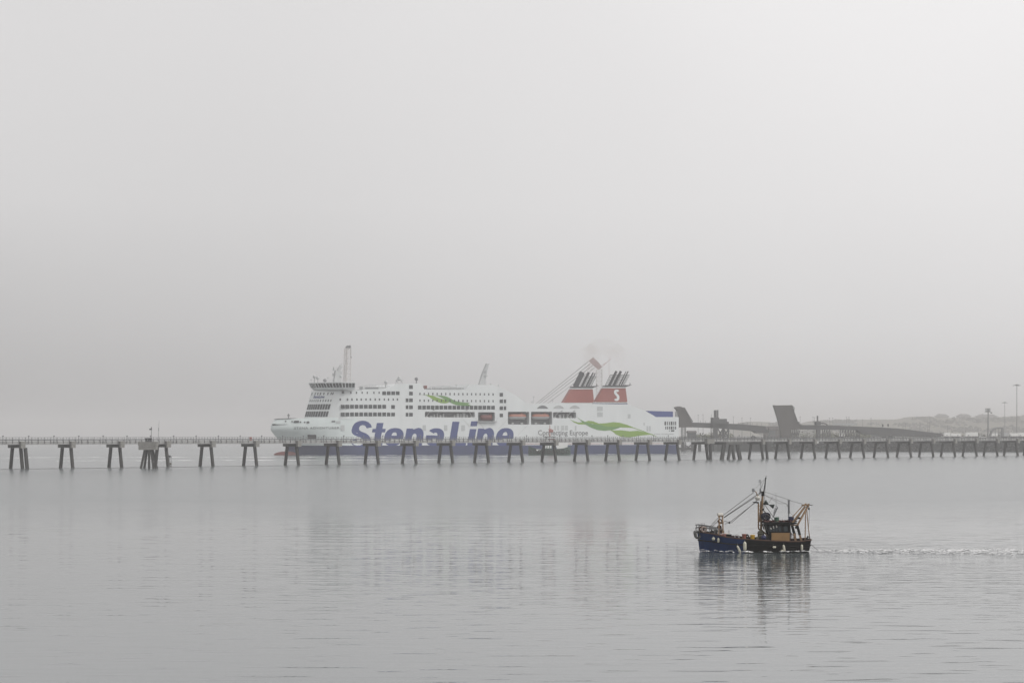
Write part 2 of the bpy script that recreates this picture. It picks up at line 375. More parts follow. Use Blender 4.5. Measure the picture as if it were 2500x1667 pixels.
def stem_s(z):
    if z <= ST[0][0]: return ST[0][1]
    for (a, b), (c, d) in zip(ST, ST[1:]):
        if a <= z <= c: return b+(d-b)*(z-a)/(c-a)
    return ST[-1][1]
SB = FL(872, 1060, 0)[0]; ZF = 17.9
def half(s, z):
    s0 = stem_s(z); k = max(0, min(1, (s-s0)/(SB-s0))); q_ = max(0, min(1, z/13))
    p = 1.35-.70*q_
    return 14*math.sin(math.pi/2*k)**p
def bow_skin(zs, name, m, label=None):
    mb = MB(); NS = 36
    for side in (1, -1):
        vs = []
        for z in zs:
            s0 = stem_s(z)
            for i in range(NS+1):
                k = (i/NS)**1.5; s = s0+(SB-s0)*k; vs.append((s, 14-side*half(s, z), z-(.9*(1-k)*(z-ZB)/(ZF-ZB) if z > ZB else 0)))
        mb.add(vs, [(j*(NS+1)+i, j*(NS+1)+i+1, (j+1)*(NS+1)+i+1, (j+1)*(NS+1)+i) for j in range(len(zs)-1) for i in range(NS)])
    if name == 'bow':      # forecastle deck closes the top
        z = zs[-1]; s0 = stem_s(z); n = NS+1
        vs = [(s0+(SB-s0)*(i/NS)**1.5, 14-half(s0+(SB-s0)*(i/NS)**1.5, z), z-.9) for i in range(n)]+[(s0+(SB-s0)*(i/NS)**1.5, 14+half(s0+(SB-s0)*(i/NS)**1.5, z), z-.9) for i in range(n)]
        mb.add(vs, [(i, i+1, n+i+1, n+i) for i in range(NS)])
    o = mb.build(name, m, ferry, smooth=True); return o
bow_skin([ZB+(ZF-ZB)*i/12 for i in range(13)], 'bow', M_wside)
bow_skin([-1, 0, 1, 2, 3, 4, ZB], 'lower_bow', M_navy)
def hull_pt(px, py, off=.08):
    """point of the photo -> local point on the ferry's near skin, held off it slightly"""
    t = 0
    for _ in range(14):
        s, z = FL(px, py, t)
        if s >= SB or z > ZF: t = 0; s, z = FL(px, py, 0); break
        t = .5*t+.5*(14-half(s, z))
    return Vector((s, t-off, z))
# near side silhouette (photo px) above the water
TOPL = [(866,1018),(869,1000),(876,975),(884,950.5),(947,949),(952,946),(966,936.7),(1026,935.7),(1031,941),(1036,950.5),(1138,951),(1141,945),(1145,938.8),(1203,940),(1217,944.6),(1230,950),(1243,956.5),(1256,963),(1267,970),(1277,977.5),(1286,983.6),(1296,985.2),(1373,983.5),(1453,985.5),(1533,987.5),(1547,992),(1569,999),(1586.6,1008.8),(1601.5,1017.7),(1657,1017.7)]
tops = [FL(*p) for p in TOPL]; SE = tops[-1][0]
tops[0] = (SB, tops[0][1])
tops = [(max(SB, s), z) for s, z in tops]
def rectpx(x0, y0, x1, y1):
    return [FL(x0, y0), FL(x1, y0), FL(x1, y1), FL(x0, y1)]
z2 = lambda x, y: (980+x/5.057, 820+y/5.057)
z3 = lambda x, y: (1290+x/5.057, 820+y/5.057)
z1 = lambda x, y: (650+x/5.057, 820+y/5.057)
def rnd(a, b, r=.35):
    """rectangle with clipped corners between two photo points"""
    (s0, za), (s1, zb_) = FL(*a), FL(*b); s0, s1 = min(s0,s1), max(s0,s1); zl, zh = min(za,zb_), max(za,zb_)
    return [(s0+r,zl),(s1-r,zl),(s1,zl+r),(s1,zh-r),(s1-r,zh),(s0+r,zh),(s0,zh-r),(s0,zl+r)]
HOLES = [rnd(z2(290,935), z2(908,1005)), rnd(z2(947,940), z2(1155,1055)), rnd(z2(1315,935), z2(1578,1093)),
         rnd(z3(32,935), z3(295,1093)), rnd(z3(305,940), z3(590,1014))]
def plate(polys, t0, t1, mb=None):
    """solid plate from t0 to t1 with holes"""
    vs, fs = fill2d(polys); mb = mb or MB()
    mb.add([(x, t0, z) for x, z in vs], fs)
    mb.add([(x, t1, z) for x, z in vs], [tuple(reversed(f)) for f in fs])
    for pl in polys:
        n = len(pl); mb.add([(x, t0, z) for x, z in pl]+[(x, t1, z) for x, z in pl], [(i,(i+1)%n,n+(i+1)%n,n+i) for i in range(n)])
    return mb
side = [(SB, ZB)]+tops+[(SE, ZB)]
plate([side]+HOLES, 0, 3.2).build('hull_side', M_white, ferry)
plate([side], 3.7, BEAM).build('hull', M_white, ferry)
MB().box((SB, 0, -1), (SE, BEAM, ZB)).build('lower_hull', M_navy, ferry)
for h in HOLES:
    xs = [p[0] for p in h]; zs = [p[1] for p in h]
    MB().box((min(xs)-.2, 3.22, min(zs)-.2), (max(xs)+.2, 3.55, max(zs)+.2)).build('recess_shade_panel', M_recess_shade, ferry)  # dark panel paints the shade at the back of each opening
# things inside the openings of the side
def davit(px, py, fl=1):
    s, z = FL(px, py); m = MB()
    m.path([(s, 1.6, z), (s+.8*fl, 1.2, z+1.6), (s+2.2*fl, .4, z+2.9), (s+3.4*fl, -.4, z+3.4)], .22)
    m.box((s-.5, 1.0, z-.5), (s+.7, 2.2, z+.1)); m.build('davit', M_lgrey, ferry)
davit(*z2(325,995)); davit(*z2(880,995), -1); davit(*z3(340,1005)); davit(*z3(495,1005))
def stuff_recess(x0, x1, y, n, zf):
    m = MB()
    for k in range(n):
        s, z = FL(*zf(x0+(x1-x0)*(k+.5)/n, y)); w_ = random.uniform(.25, .7); h = random.uniform(.7, 2.2)
        MB().box((s-w_, 2.2, z), (s+w_, 3.1, z+h)).build('deck_equipment', M_lgrey, ferry)
stuff_recess(370, 560, 1003, 5, z2); stuff_recess(660, 850, 1003, 5, z2); stuff_recess(390, 570, 1012, 4, z3)
def boat_parts(c, Lh, hull_m, top_m, name_label):
    s, z = c
    b = thing('lifeboat', name_label, 'lifeboat', (0,0,0), 0, 'lifeboats hung in the side openings')
    b.parent = None
    b.matrix_world = Matrix.Translation((AX, AY, 0)) @ Matrix.Rotation(ROT, 4, 'Z') @ Matrix.Translation((s, 1.6, z))
    def loft(z0, z1_, w0, w1, name, m):
        mb = MB(); n = 14; rows = 5; vs = []
        for j in range(rows+1):
            v = j/rows; ww = w0+(w1-w0)*(math.sin(v*math.pi/2) if w1 > w0 else 1-math.cos(v*math.pi/2)); zz = z0+(z1_-z0)*v
            ends = Lh*(.80+.20*(math.sin(v*math.pi/2) if w1 > w0 else math.cos(v*math.pi/2)**.6))
            for i in range(n*2):
                a = math.pi*i/n; ca = math.cos(a); sa = math.sin(a)
                vs.append((ends*math.copysign(abs(ca)**.55, ca), ww*math.copysign(abs(sa)**.8, sa), zz))
        k = n*2
        mb.add(vs, [(j*k+i, j*k+(i+1)%k, (j+1)*k+(i+1)%k, (j+1)*k+i) for j in range(rows) for i in range(k)]+[tuple(range(k)), tuple(range(rows*k, (rows+1)*k))])
        return mb.build(name, m, b, smooth=True)
    loft(-1.1, .15, .5, 1.35, 'hull', hull_m); loft(.155, 1.45, 1.3, .75, 'canopy', top_m)
    MB().box((1.6, -.5, 1.4), (2.8, .5, 1.95)).build('steering_cupola', top_m, b)
    return b
s_, z_ = FL(*z2(1447,1000)); boat_parts((s_, z_), 4.7, M_lgrey, M_orange, 'orange topped lifeboat in the left one of the two big side openings')
s_, z_ = FL(*z3(165,1000)); boat_parts((s_, z_), 4.7, M_lgrey, M_orange, 'orange topped lifeboat in the right one of the two big side openings')
s_, z_ = FL(*z2(1055,1010)); bb = boat_parts((s_+.3, z_), 3.2, M_bulb, M_bulb, 'small dark red rescue boat in the square side opening'); bb['category'] = 'rescue boat'; bb['group'] = ''; del bb['group']
a = FL(*z2(940,1062)); b2 = FL(*z2(1170,1052)); MB().box((a[0], -1.2, a[1]), (b2[0], 0.0, b2[1])).build('platform', M_lgrey, ferry)
for x in (1385, 1500): 
    s, z = FL(*z2(x,1090)); MB().box((s-.5, 1, z+.1), (s+.5, 2, z+.8)).build('boat_cradle', M_lgrey, ferry)
for x in (105, 215): 
    s, z = FL(*z3(x,1090)); MB().box((s-.5, 1, z+.1), (s+.5, 2, z+.8)).build('boat_cradle', M_lgrey, ferry)
# windows
def pane(zf, x0, y0, x1, y1, name='window', m=M_glass, off=.11):
    (s0, a), (s1, b) = FL(*zf(x0, y0)), FL(*zf(x1, y1))
    MB().box((s0, -off, min(a,b)), (s1, .4, max(a,b))).build(name, m, ferry)
for x in (1433,1489,1545,1600): pane(z1, x, 683, x+45, 728)
pane(z1, 935, 680, 960, 710)
for k in range(10):
    pane(z1, 922+k*56.7, 848, 968+k*56.7, 895)
    pane(z1, 922+k*56.7, 943, 968+k*56.7, 990)
pane(z1, 1489, 945, 1532, 990); pane(z1, 1543, 945, 1588, 990); pane(z1, 1543, 852, 1588, 898)
for y in (607,687,770,856,947): pane(z2, 95, y, 140, y+45)
for y in (770,856,947): pane(z2, 53, y, 85, y+45)
for k in range(18): pane(z2, 204+k*53.2, 858+k*.15, 248+k*53.2, 905+k*.15)
for y in (702,783,868,957): pane(z2, 1213, y, 1253, y+44)
for y in (783,868): pane(z2, 1265, y, 1292, y+44)
for x in (1038,1107,1177,1240,1322,1386): pane(z1, x, 688, x+14, 713, 'porthole', M_port)
for x in (907,997,1051,1112,1165,1224,1278,1338,1390,1450,1502,1560,1612): pane(z1, x, 770, x+15, 797, 'porthole', M_port)
for k in range(18):
    pane(z2, 222+k*53.1, 700+k*.4, 235+k*53.1, 727+k*.4, 'porthole', M_port)
    pane(z2, 222+k*53.1, 783+k*.45, 235+k*53.1, 810+k*.45, 'porthole', M_port)
for x0, x1 in ((1680,1700),(1712,1722),(1735,1745),(1757,1778),(1790,1800),(1812,1822)): pane(z3, x0, 1055, x1, 1100, 'stern_window')
for x0, x1 in ((1690,1700),(1712,1722),(1735,1745),(1757,1778),(1790,1800),(1812,1822)): pane(z3, x0, 1115, x1, 1152, 'stern_window')
pane(z3, 1760, 1160, 1800, 1179, 'stern_window'); pane(z3, 1735, 1165, 1745, 1175, 'stern_window')
for x0, y0, x1, y1 in ((850,870,884,925),(888,870,918,925),(850,940,884,997),(888,940,918,997),(320,1108,340,1165),(357,1108,375,1165),(408,1105,440,1165),(452,1105,487,1165),(575,1108,592,1165),(1228,965,1260,1017),(1460,1112,1480,1175),(1490,1112,1510,1175),(1422,1070,1436,1100)):
    pane(z3, x0, y0, x1, y1, 'door', M_pale)
for x0, y0, x1, y1 in ((262,1100,302,1170),(528,1100,567,1170),(740,1100,785,1170)): pane(z2, x0, y0, x1, y1, 'door', M_pale)
for c, sp in ((175, 70), (373, 68), (572, 66)):     # arched openings above the lifeboats
    pts = [FL(*z3(c-sp+2*sp*k/10, 896-40*math.sin(math.pi*(k/10))**.7)) for k in range(11)]
    vs, fs = fill2d([pts]); MB().add([(x, -.06, z) for x, z in vs], fs).build('arched_opening', M_mgrey if c < 300 else M_lgrey, ferry)
def skin_poly(pts, name, m, off=.04, sub=1):
    vs, fs = fill2d([pts]); return MB().add([hull_pt(x, y, off) for x, y in vs], fs).build(name, m, ferry)
def skin_rect(zf, x0, y0, x1, y1, name, m, off=.12):
    a, b = zf(x0, y0), zf(x1, y1); skin_poly([(a[0],a[1]),(b[0],a[1]),(b[0],b[1]),(a[0],b[1])], name, m, off)
skin_rect(z1, 918,1100,965,1167,'door',M_pale,.25); skin_rect(z1, 805,1047,850,1062,'mooring_port',M_dark,.25); skin_rect(z1, 862,1047,915,1075,'door',M_pale,.3)
skin_rect(z1, 508,1218,615,1275,'mooring_port',M_dark,.25); skin_rect(z1, 337,1045,403,1070,'mooring_port',M_dark,.25); skin_rect(z1, 497,1053,530,1077,'mooring_port',M_dark,.25)
for x, y in ((237,1053),(317,1055),(421,1062),(472,1064)):
    c = z1(x, y); skin_poly([(c[0]+2*math.cos(k*math.pi/4), c[1]+2*math.sin(k*math.pi/4)) for k in range(8)], 'fairlead', M_dark, .25)
# openings of the mooring deck at the very bow
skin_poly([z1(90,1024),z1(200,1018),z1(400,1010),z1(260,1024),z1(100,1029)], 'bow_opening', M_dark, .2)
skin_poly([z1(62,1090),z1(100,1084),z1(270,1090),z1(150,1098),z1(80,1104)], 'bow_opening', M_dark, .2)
s, z = FL(*z1(247,1000), 14); MB().tube((s, 10, z-1.5), (s, 10, z+1.6), .25).box((s-.5,9.6,z+.4),(s+.5,10.4,z+1)).build('bow_mast', M_mgrey, ferry)
# lettering
def arc(cx, cy, rx, ry, a0, a1, n=14, e=1.0):
    r = []
    for k in range(n+1):
        a = R(a0+(a1-a0)*k/n); c, s_ = math.cos(a), math.sin(a)
        r.append((cx+rx*math.copysign(abs(c)**e, c), cy+ry*math.copysign(abs(s_)**e, s_)))
    return r
def g_n(w, h, st): return [[(0,0),(st,0),(st,h*.50)]+arc((st+w-st)/2, h*.50, (w-2*st)/2, h*.20, 180, 0)+[(w-st,0),(w,0)]+arc(w-(w-st)*.55, h*.58, (w-st)*.55, h*.44, 0, 100)+[(st*1.0,h*.93),(st*.95,h*.98),(0,h*.98)]]
def g_e(w, h, st):
    cx, cy = w/2, h/2; e = .86; ix, iy = w/2-st*.98, h/2-st*.62
    o = arc(cx, cy, w/2, h/2, -8, 318, 34, e); i = arc(cx, cy, ix, iy, 312, 194, 14, e)
    hole = arc(cx, cy+h*.055, ix*.98, iy*.80, 4, 176, 12, e)
    return [o+i+[(cx+ix, cy-h*.10), (w, cy-h*.10)], hole]
def g_a(w, h, st):
    pl = [[(w-x, h-y) for x, y in q_] for q_ in g_e(w, h, st)]; return pl
def g_S(w, h, st):
    c = arc(w/2, h*.5+(h-st)*.25, (w-st)/2, (h-st)*.25, 25, 215, 16, .8)[:-2]+arc(w/2, h*.5-(h-st)*.25, (w-st)/2, (h-st)*.25, 60, -155, 20, .8)
    # smooth join
    for _ in range(2): c = [c[0]]+[((a[0]+2*b[0]+d[0])/4, (a[1]+2*b[1]+d[1])/4) for a, b, d in zip(c, c[1:], c[2:])]+[c[-1]]
    l, r_ = [], []
    for i in range(len(c)):
        a = c[max(0,i-1)]; b = c[min(len(c)-1,i+1)]; dx, dy = b[0]-a[0], b[1]-a[1]; k = math.hypot(dx,dy) or 1
        hw = st/2*(.72+.28*abs(dy)/k); l.append((c[i][0]-dy/k*hw, c[i][1]+dx/k*hw)); r_.append((c[i][0]+dy/k*hw, c[i][1]-dx/k*hw))
    return [l+r_[::-1]]
def glyph(polys, x0, base, name, m, shear=.17, off=.10, sx=1, ptf=None):
    vs, fs = fill2d(polys)
    ptf = ptf or (lambda x, y: hull_pt(x, y, off))
    return MB().add([ptf(x0+x*sx+y*shear, base-y) for x, y in vs], fs).build(name, m, ferry)
BL = 1088.0
rc = lambda x0, y0, x1, y1: [(x0,y0),(x1,y0),(x1,y1),(x0,y1)]
SP_ = [(1305,1125),(1290,1090),(1260,1062),(1225,1048),(1190,1044),(1150,1050),(1110,1065),(1082,1088),(1064,1120),(1053,1160),(1055,1190),(1072,1213),(1100,1230),(1150,1247),(1180,1262),(1195,1282),(1194,1302),(1180,1315),(1160,1318),(1138,1310),(1122,1292),(1115,1268),(1036,1290),(1044,1318),(1065,1342),(1100,1358),(1145,1368),(1190,1366),(1232,1354),(1262,1334),(1280,1306),(1286,1275),(1280,1248),(1262,1223),(1235,1203),(1200,1188),(1168,1176),(1150,1162),(1145,1140),(1152,1118),(1168,1104),(1190,1098),(1212,1103),(1230,1118),(1240,1140)]
skin_poly([z1(*p) for p in SP_], 'letter', M_letter)
glyph([[(8,12),(8,33),(0,33),(0,41.5),(8,41.5),(8,56),(24,56),(24,41.5),(32,41.5),(32,33),(24,33),(24,14),(30,12),(30,1),(16,-1),(9,4)]], 902.5, BL, 'letter', M_letter)
glyph(g_e(46.5, 43.5, 17), 934.5, BL, 'letter', M_letter)
glyph(g_n(44, 43, 16.5), 985.5, BL, 'letter', M_letter)
glyph(g_a(44, 43, 16.5), 1036, BL, 'letter', M_letter)
glyph([[(0,0),(42,0),(42,13),(17,13),(17,59),(0,59)]], 1094.6, BL, 'letter', M_letter)
glyph([rc(0,0,16,41), rc(0,48,16,60)], 1140, BL, 'letter', M_letter)
glyph(g_n(41.5, 43, 15.5), 1160, BL, 'letter', M_letter)
glyph(g_e(42.5, 43.5, 15.5), 1207, BL, 'letter', M_letter)
def skin_text(txt, px0, px1, base0, base1, cap, m=M_letter, name='lettering', off=.1, **k):
    vs, fs = text2d(txt, **k)
    return MB().add([hull_pt(px0+(px1-px0)*u, base0+(base1-base0)*u-cap*v, off) for u, v in vs], fs).build(name, m, ferry)
skin_text('Connecting Europe', 1313.3, 1435.5, 1061.6, 1061.8, 12.4, M_mgrey, offset=.012)
skin_text('STENA ADVENTURER', 718, 828.5, 1047.3, 1046.6, 5.3, M_mgrey, off=.25, space=1.15, offset=.012)
skin_text('STENA ADVENTURER', 1597, 1645, 1060.6, 1060.6, 2.6, M_mgrey, space=1.1)
s0, zz = FL(1053, 950.6, 2); s1, _z = FL(1131, 950.6, 2)
vs, fs = text2d('STENA ADVENTURER', space=1.1, offset=.02)
MB().add([(s0+(s1-s0)*u, 1.0, zz+.15+v*.85) for u, v in vs], fs).build('roof_sign', M_mgrey, ferry)
# green ribbons
def ribbon(pts, zf, m): skin_poly([zf(*p) for p in pts], 'ribbon', m)
ribbon([(240,722),(330,728),(400,738),(420,750),(470,768),(520,780),(560,800),(590,820),(540,832),(490,828),(440,812),(395,790),(340,752),(300,732)], z2, M_green)
skin_poly([z2(*p) for p in [(400,732),(470,732),(540,742),(590,762),(640,790),(700,810),(760,818),(850,826),(820,838),(860,858),(830,868),(740,858),(670,852),(620,830),(560,800),(510,768),(455,742)]], 'ribbon', M_green2, .055)
ribbon([(508,1025),(560,1050),(620,1068),(700,1060),(740,1045),(800,1052),(870,1080),(960,1075),(1050,1062),(1130,1070),(1230,1100),(1330,1140),(1420,1170),(1480,1195),(1540,1215),(1600,1250),(1520,1220),(1420,1180),(1290,1135),(1240,1130),(1120,1128),(1020,1135),(960,1120),(870,1100),(780,1080),(700,1092),(620,1090),(560,1065)], z3, M_green)
skin_poly([z3(*p) for p in [(590,990),(640,1030),(700,1060),(790,1085),(880,1095),(960,1118),(1060,1120),(1150,1115),(1120,1135),(1040,1158),(940,1170),(850,1160),(770,1130),(710,1095),(660,1060)]], 'ribbon', M_green2, .055)
skin_poly([z3(*p) for p in [(1000,1155),(1060,1165),(1140,1162),(1250,1175),(1350,1168),(1450,1188),(1530,1215),(1450,1222),(1350,1232),(1250,1252),(1150,1245),(1080,1215),(1040,1180)]], 'ribbon', M_green, .065)
# stripes aft along the lower edge
s0, _z = FL(1262, 1085); MB().box((s0, -.05, 5.05), (SE-.1, .2, 5.35)).build('hull_stripe', M_red, ferry)
# bulbous bow
sa = FL(668, 1107, 14)[0]; sb_ = FL(735, 1107, 14)[0]
MB().ball(((sa+sb_)/2, 14, .1), 1.75, (sb_-sa)/2/1.75, axis=(1,0,0), n=14).build('bulb', M_bulb, ferry, smooth=True)
# --- front of the superstructure: plan at height z, raked aft going up
def fcorner(z):                 # s of the near corner
    y = HY-(z-HC)*F/880
    px = 803+(1017-y)*.27
    return FL(px, y, 3)[0]
PLAN = [(9,0),(5,.4),(2,1.4),(0,3),(-5.6,9),(-8.8,14),(-5.6,19),(0,25),(3,27.3),(9,28)]
def front(u, z, off=0):
    """point on the front face: u = metres in from the near side (3..25)"""
    c = fcorner(z); q_ = PLAN[3:8]
    for (a, b), (c2, d) in zip(q_, q_[1:]):
        if b <= u <= d: s = a+(c2-a)*(u-b)/(d-b); break
    return Vector((c+s-off, u-off*.3, z))
zs = [ZF-1.0, 20, 23, 26, 29, 30.4]
mb = MB(); n = len(PLAN); vs = []
for z in zs:
    c = fcorner(z)
    for s, t in PLAN: vs.append((c+s, t+.0, z))
    vs.append((SB+14, 28, z)); vs.append((SB+14, .02, z)) 
k = n+2
vs = []
for z in zs:
    c = fcorner(z); vs += [(c+s, max(t, .02), z) for s, t in PLAN]+[(SB+12, 27.9, z), (SB+12, .02, z)]
mb.add(vs, [(j*k+i, j*k+(i+1)%k, (j+1)*k+(i+1)%k, (j+1)*k+i) for j in range(len(zs)-1) for i in range(k)]+[tuple(range((len(zs)-1)*k, len(zs)*k))])
mb.build('forward_superstructure', M_white, ferry, smooth=True)
def zpx(y): return HC+(HY-y)*875/F
def fwin(u0, u1, y0, y1, name='front_window', m=M_glass):
    za, zb_ = zpx(y1), zpx(y0)
    MB().add([front(u0, za, .15), front(u1, za, .15), front(u1, zb_, .15), front(u0, zb_, .15)], [(0,1,2,3)]).build(name, m, ferry)
for kk in range(10):
    u = 3.5+kk*1.04; fwin(u, u+.88, 985.5, 998.5); fwin(u, u+.88, 1003, 1016.5)
for kk in range(10):
    u = 3.7+kk*1.03; fwin(u, u+.35, 974, 979.5, 'slit_window', M_port)
for u in (3.6, 4.3, 5.6, 7.2, 8.6, 9.9, 11.3, 13.0): fwin(u, u+.4, 956.5, 962.5, 'slit_window', M_port)
vs, fs = text2d('StenaLine', shear=.25, offset=.03)
MB().add([front(12.0-5.2*u, zpx(970)+v*1.25, .2) for u, v in vs], fs).build('lettering', M_letter, ferry)
# bridge
ZBR0, ZBR1, ZBR2, ZBR3 = zpx(950.5), zpx(944.5), zpx(934), zpx(932)
bc = FL(838, 945, 0)[0]
def bplan(k):                   # k grows the plan outwards
    return [(bc+5,-2.2-k*.6),(bc-1-k*.6,-2.2-k*.6),(bc-6.5-k,4),(bc-10-k,10),(bc-11-k,16),(bc-8-k,23),(bc-1-k,30+k*.6),(bc+5,30+k*.6)]
def loftp(pa, za, pb, zb_, name, m, parent=ferry):
    n = len(pa); return MB().add([(x,y,za) for x,y in pa]+[(x,y,zb_) for x,y in pb], [(i,(i+1)%n,n+(i+1)%n,n+i) for i in range(n)]+[tuple(range(n)), tuple(range(n,2*n))]).build(name, m, parent)
bridge = loftp(bplan(-1.2), ZBR0, bplan(0), ZBR1, 'bridge', M_white)
loftp(bplan(0), ZBR1+.01, bplan(.9), ZBR2, 'bridge_glazing', M_glass, bridge)
loftp(bplan(1.4), ZBR2+.01, bplan(1.4), ZBR3, 'bridge_roof', M_white, bridge)
m = MB(); pa, pb = bplan(.06), bplan(.96)
for i in range(len(pa)-1):
    nseg = max(1, int(math.hypot(pa[i+1][0]-pa[i][0], pa[i+1][1]-pa[i][1])/1.4))
    for kk in range(nseg+1):
        f = kk/nseg; lerp = lambda a, b: (a[0]+(b[0]-a[0])*f, a[1]+(b[1]-a[1])*f)
        a, b = lerp(pa[i], pa[i+1]), lerp(pb[i], pb[i+1]); m.tube((a[0],a[1],ZBR1), (b[0],b[1],ZBR2), .11 if kk % 3 else .2, n=4)
m.build('mullions', M_white, bridge)
m = MB()
for f in range(14): 
    x = bc-7+f*.9; m.tube((x, -.5, ZBR3), (x, -.5, ZBR3+1), .04, n=4)
m.tube((bc-7,-.5,ZBR3+1),(bc+5,-.5,ZBR3+1),.05,n=4); m.build('roof_railing', M_lgrey, ferry)
# radomes, masts and aerials
def aerial(px, y0, y1, t, kind, m=M_lgrey):
    s, za = FL(px, y0, t); _s, zb_ = FL(px, y1, t); mb = MB()
    if kind == 'dome':
        mb.tube((s,t,za),(s,t,zb_-1.2),.28); mb.ball((s,t,zb_-.7),.85); nm = 'radome'
    elif kind == 'gantry':
        for d in (-1.6, 1.6): mb.tube((s+d*1.2,t,za),(s+d*.7,t,zb_-1.6),.14); mb.tube((s+d*.3,t,za),(s+d*.9,t,zb_-1.6),.1)
        mb.box((s-1.6,t-1,zb_-1.9),(s+1.6,t+1,zb_-1.5)); mb.ball((s,t,zb_-.6),.95); mb.lathe([(1.4,-.3),(1.3,.1),(.4,.5)],(s,t,zb_-1.0)); nm = 'radome'
    else: mb.tube((s,t,za),(s,t,zb_),.1,n=5); mb.box((s-.35,t-.3,zb_-.5),(s+.35,t+.3,zb_-.2)); nm = 'aerial'
    mb.build(nm, m, ferry, smooth=True)
aerial(760,934,925,18,'pole'); aerial(768,934,916,14,'dome'); aerial(776,934,919,12,'dome'); aerial(793,933,925,10,'dome', M_mgrey); aerial(801,933,920,6,'pole')
aerial(975,937,920,8,'gantry'); aerial(942,950,929,8,'dome'); aerial(1016.5,937,921.5,6,'dome', M_mgrey); aerial(1198,941,935,2,'pole'); aerial(1217,946,939,2,'pole')
aerial(1303,985,967,6,'pole'); aerial(1299,985,979,5,'pole'); aerial(1349,985,976,5,'pole'); aerial(1114,951,938,5,'pole')
def FP(px, py, t): s, z = FL(px, py, t); return Vector((s, t, z))
m = MB()                       # radar mast over the bridge
b0 = FP(822, 934, 10); m.beam(b0, FP(826, 905, 10), 3.2, 2.6); m.beam(FP(826,905,10), FP(833,893,10), 1.4, 1.4)
m.beam(FP(812,903,10), FP(834,907,10), .5, .5); m.beam(FP(814,913,10), FP(832,919,10), .5, .5); m.tube(FP(815,903,10), FP(815,896,10), .4); m.tube(FP(814,918,10), FP(814,911,10), .5)
m.tube(FP(820,900,10), FP(832,899,10), .12); m.tube(FP(833,893,10), FP(834,888,10), .12); m.ball(FP(832,919,9), .8)
m.build('radar_mast', M_lgrey, ferry)
m = MB(); m.prism([FP(980+965/5.057,820+600/5.057,10), FP(980+1045/5.057,820+600/5.057,10), FP(980+1045/5.057,820+500/5.057,10), FP(980+1080/5.057,820+350/5.057,10), FP(980+1095/5.057,820+340/5.057,10), FP(980+1058/5.057,820+340/5.057,10), FP(980+1000/5.057,820+480/5.057,10)], (0, 2.2, 0))
m.beam(FP(1181,907,9.6), FP(1188,905,9.6), .5, .5); m.beam(FP(1184,917,9.6), FP(1190,918,9.6), .5, .5)
m.build('aft_mast', M_lgrey, ferry)
# roof clutter
m = MB(); pts = [z1(1120,640), z1(1180,610), z1(1280,604), z1(1410,606), z1(1490,600), z1(1510,640)]
P3 = [FP(x, y, 8) for x, y in pts]; m.path(P3, .14); m.box((P3[1].x,6,P3[0].z-1.2),(P3[4].x,12,P3[1].z-.6))
for k in range(9): x = P3[1].x+(P3[4].x-P3[1].x)*k/8; m.tube((x,6,P3[0].z-1),(x,6,P3[1].z+.1),.07,n=4)
m.build('roof_deck', M_lgrey, ferry)
a = FP(*z1(1222,652), 5.9); b = FP(*z1(1385,636), 5.9); MB().box((a.x,5.8,a.z),(b.x,5.99,b.z)).build('roof_vent', M_mgrey, ferry)
m = MB(); pts = [z2(380,652), z2(420,618), z2(520,612), z2(640,625), z2(760,645), z2(790,660)]
m.prism([FP(x, y, 8) for x, y in pts], (0, 8, 0)).build('roof_dome', M_lgrey, ferry)
a = FP(*z2(288,660), 3); b = FP(*z2(316,612), 3); MB().box((a.x,3,a.z),(b.x,5,b.z)).build('roof_vent', M_bulb, ferry)
a = FP(*z2(290,663), 3); b = FP(*z2(365,648), 3); MB().box((a.x,2.9,a.z),(b.x,5,b.z)).build('roof_railing', M_mgrey, ferry)
# railings of the aft decks and navy deckhouse at the stern
pts = [FP(*z3(1465,924), 4), FP(*z3(1785,932), 4), FP(*z3(1785,1001), 4), FP(*z3(1570,1001), 4)]
MB().prism(pts, (0, 20, 0)).build('stern_deckhouse', M_letter, ferry)
m = MB(); a = FP(*z3(1830,1000), 5); m.lattice(a, a+Vector((0,0,2.9)), 1.0, .12, 3); m.build('stern_mast', M_mgrey, ferry)
# mooring lines: fine seams of the fender lines on the side
m = MB()
for p, q_ in ((z2(750,1010), z2(850,1130)), (z2(908,1010), z2(1020,1140)), (z2(1310,1030), z2(1195,1150)), (z2(1560,1098), z2(1440,1220)), (z2(1190,1010), z2(1160,1060))):
    m.tube(hull_pt(*p, .12), hull_pt(*q_, .12), .05, n=4)
m.build('mooring_line', M_lgrey, ferry)
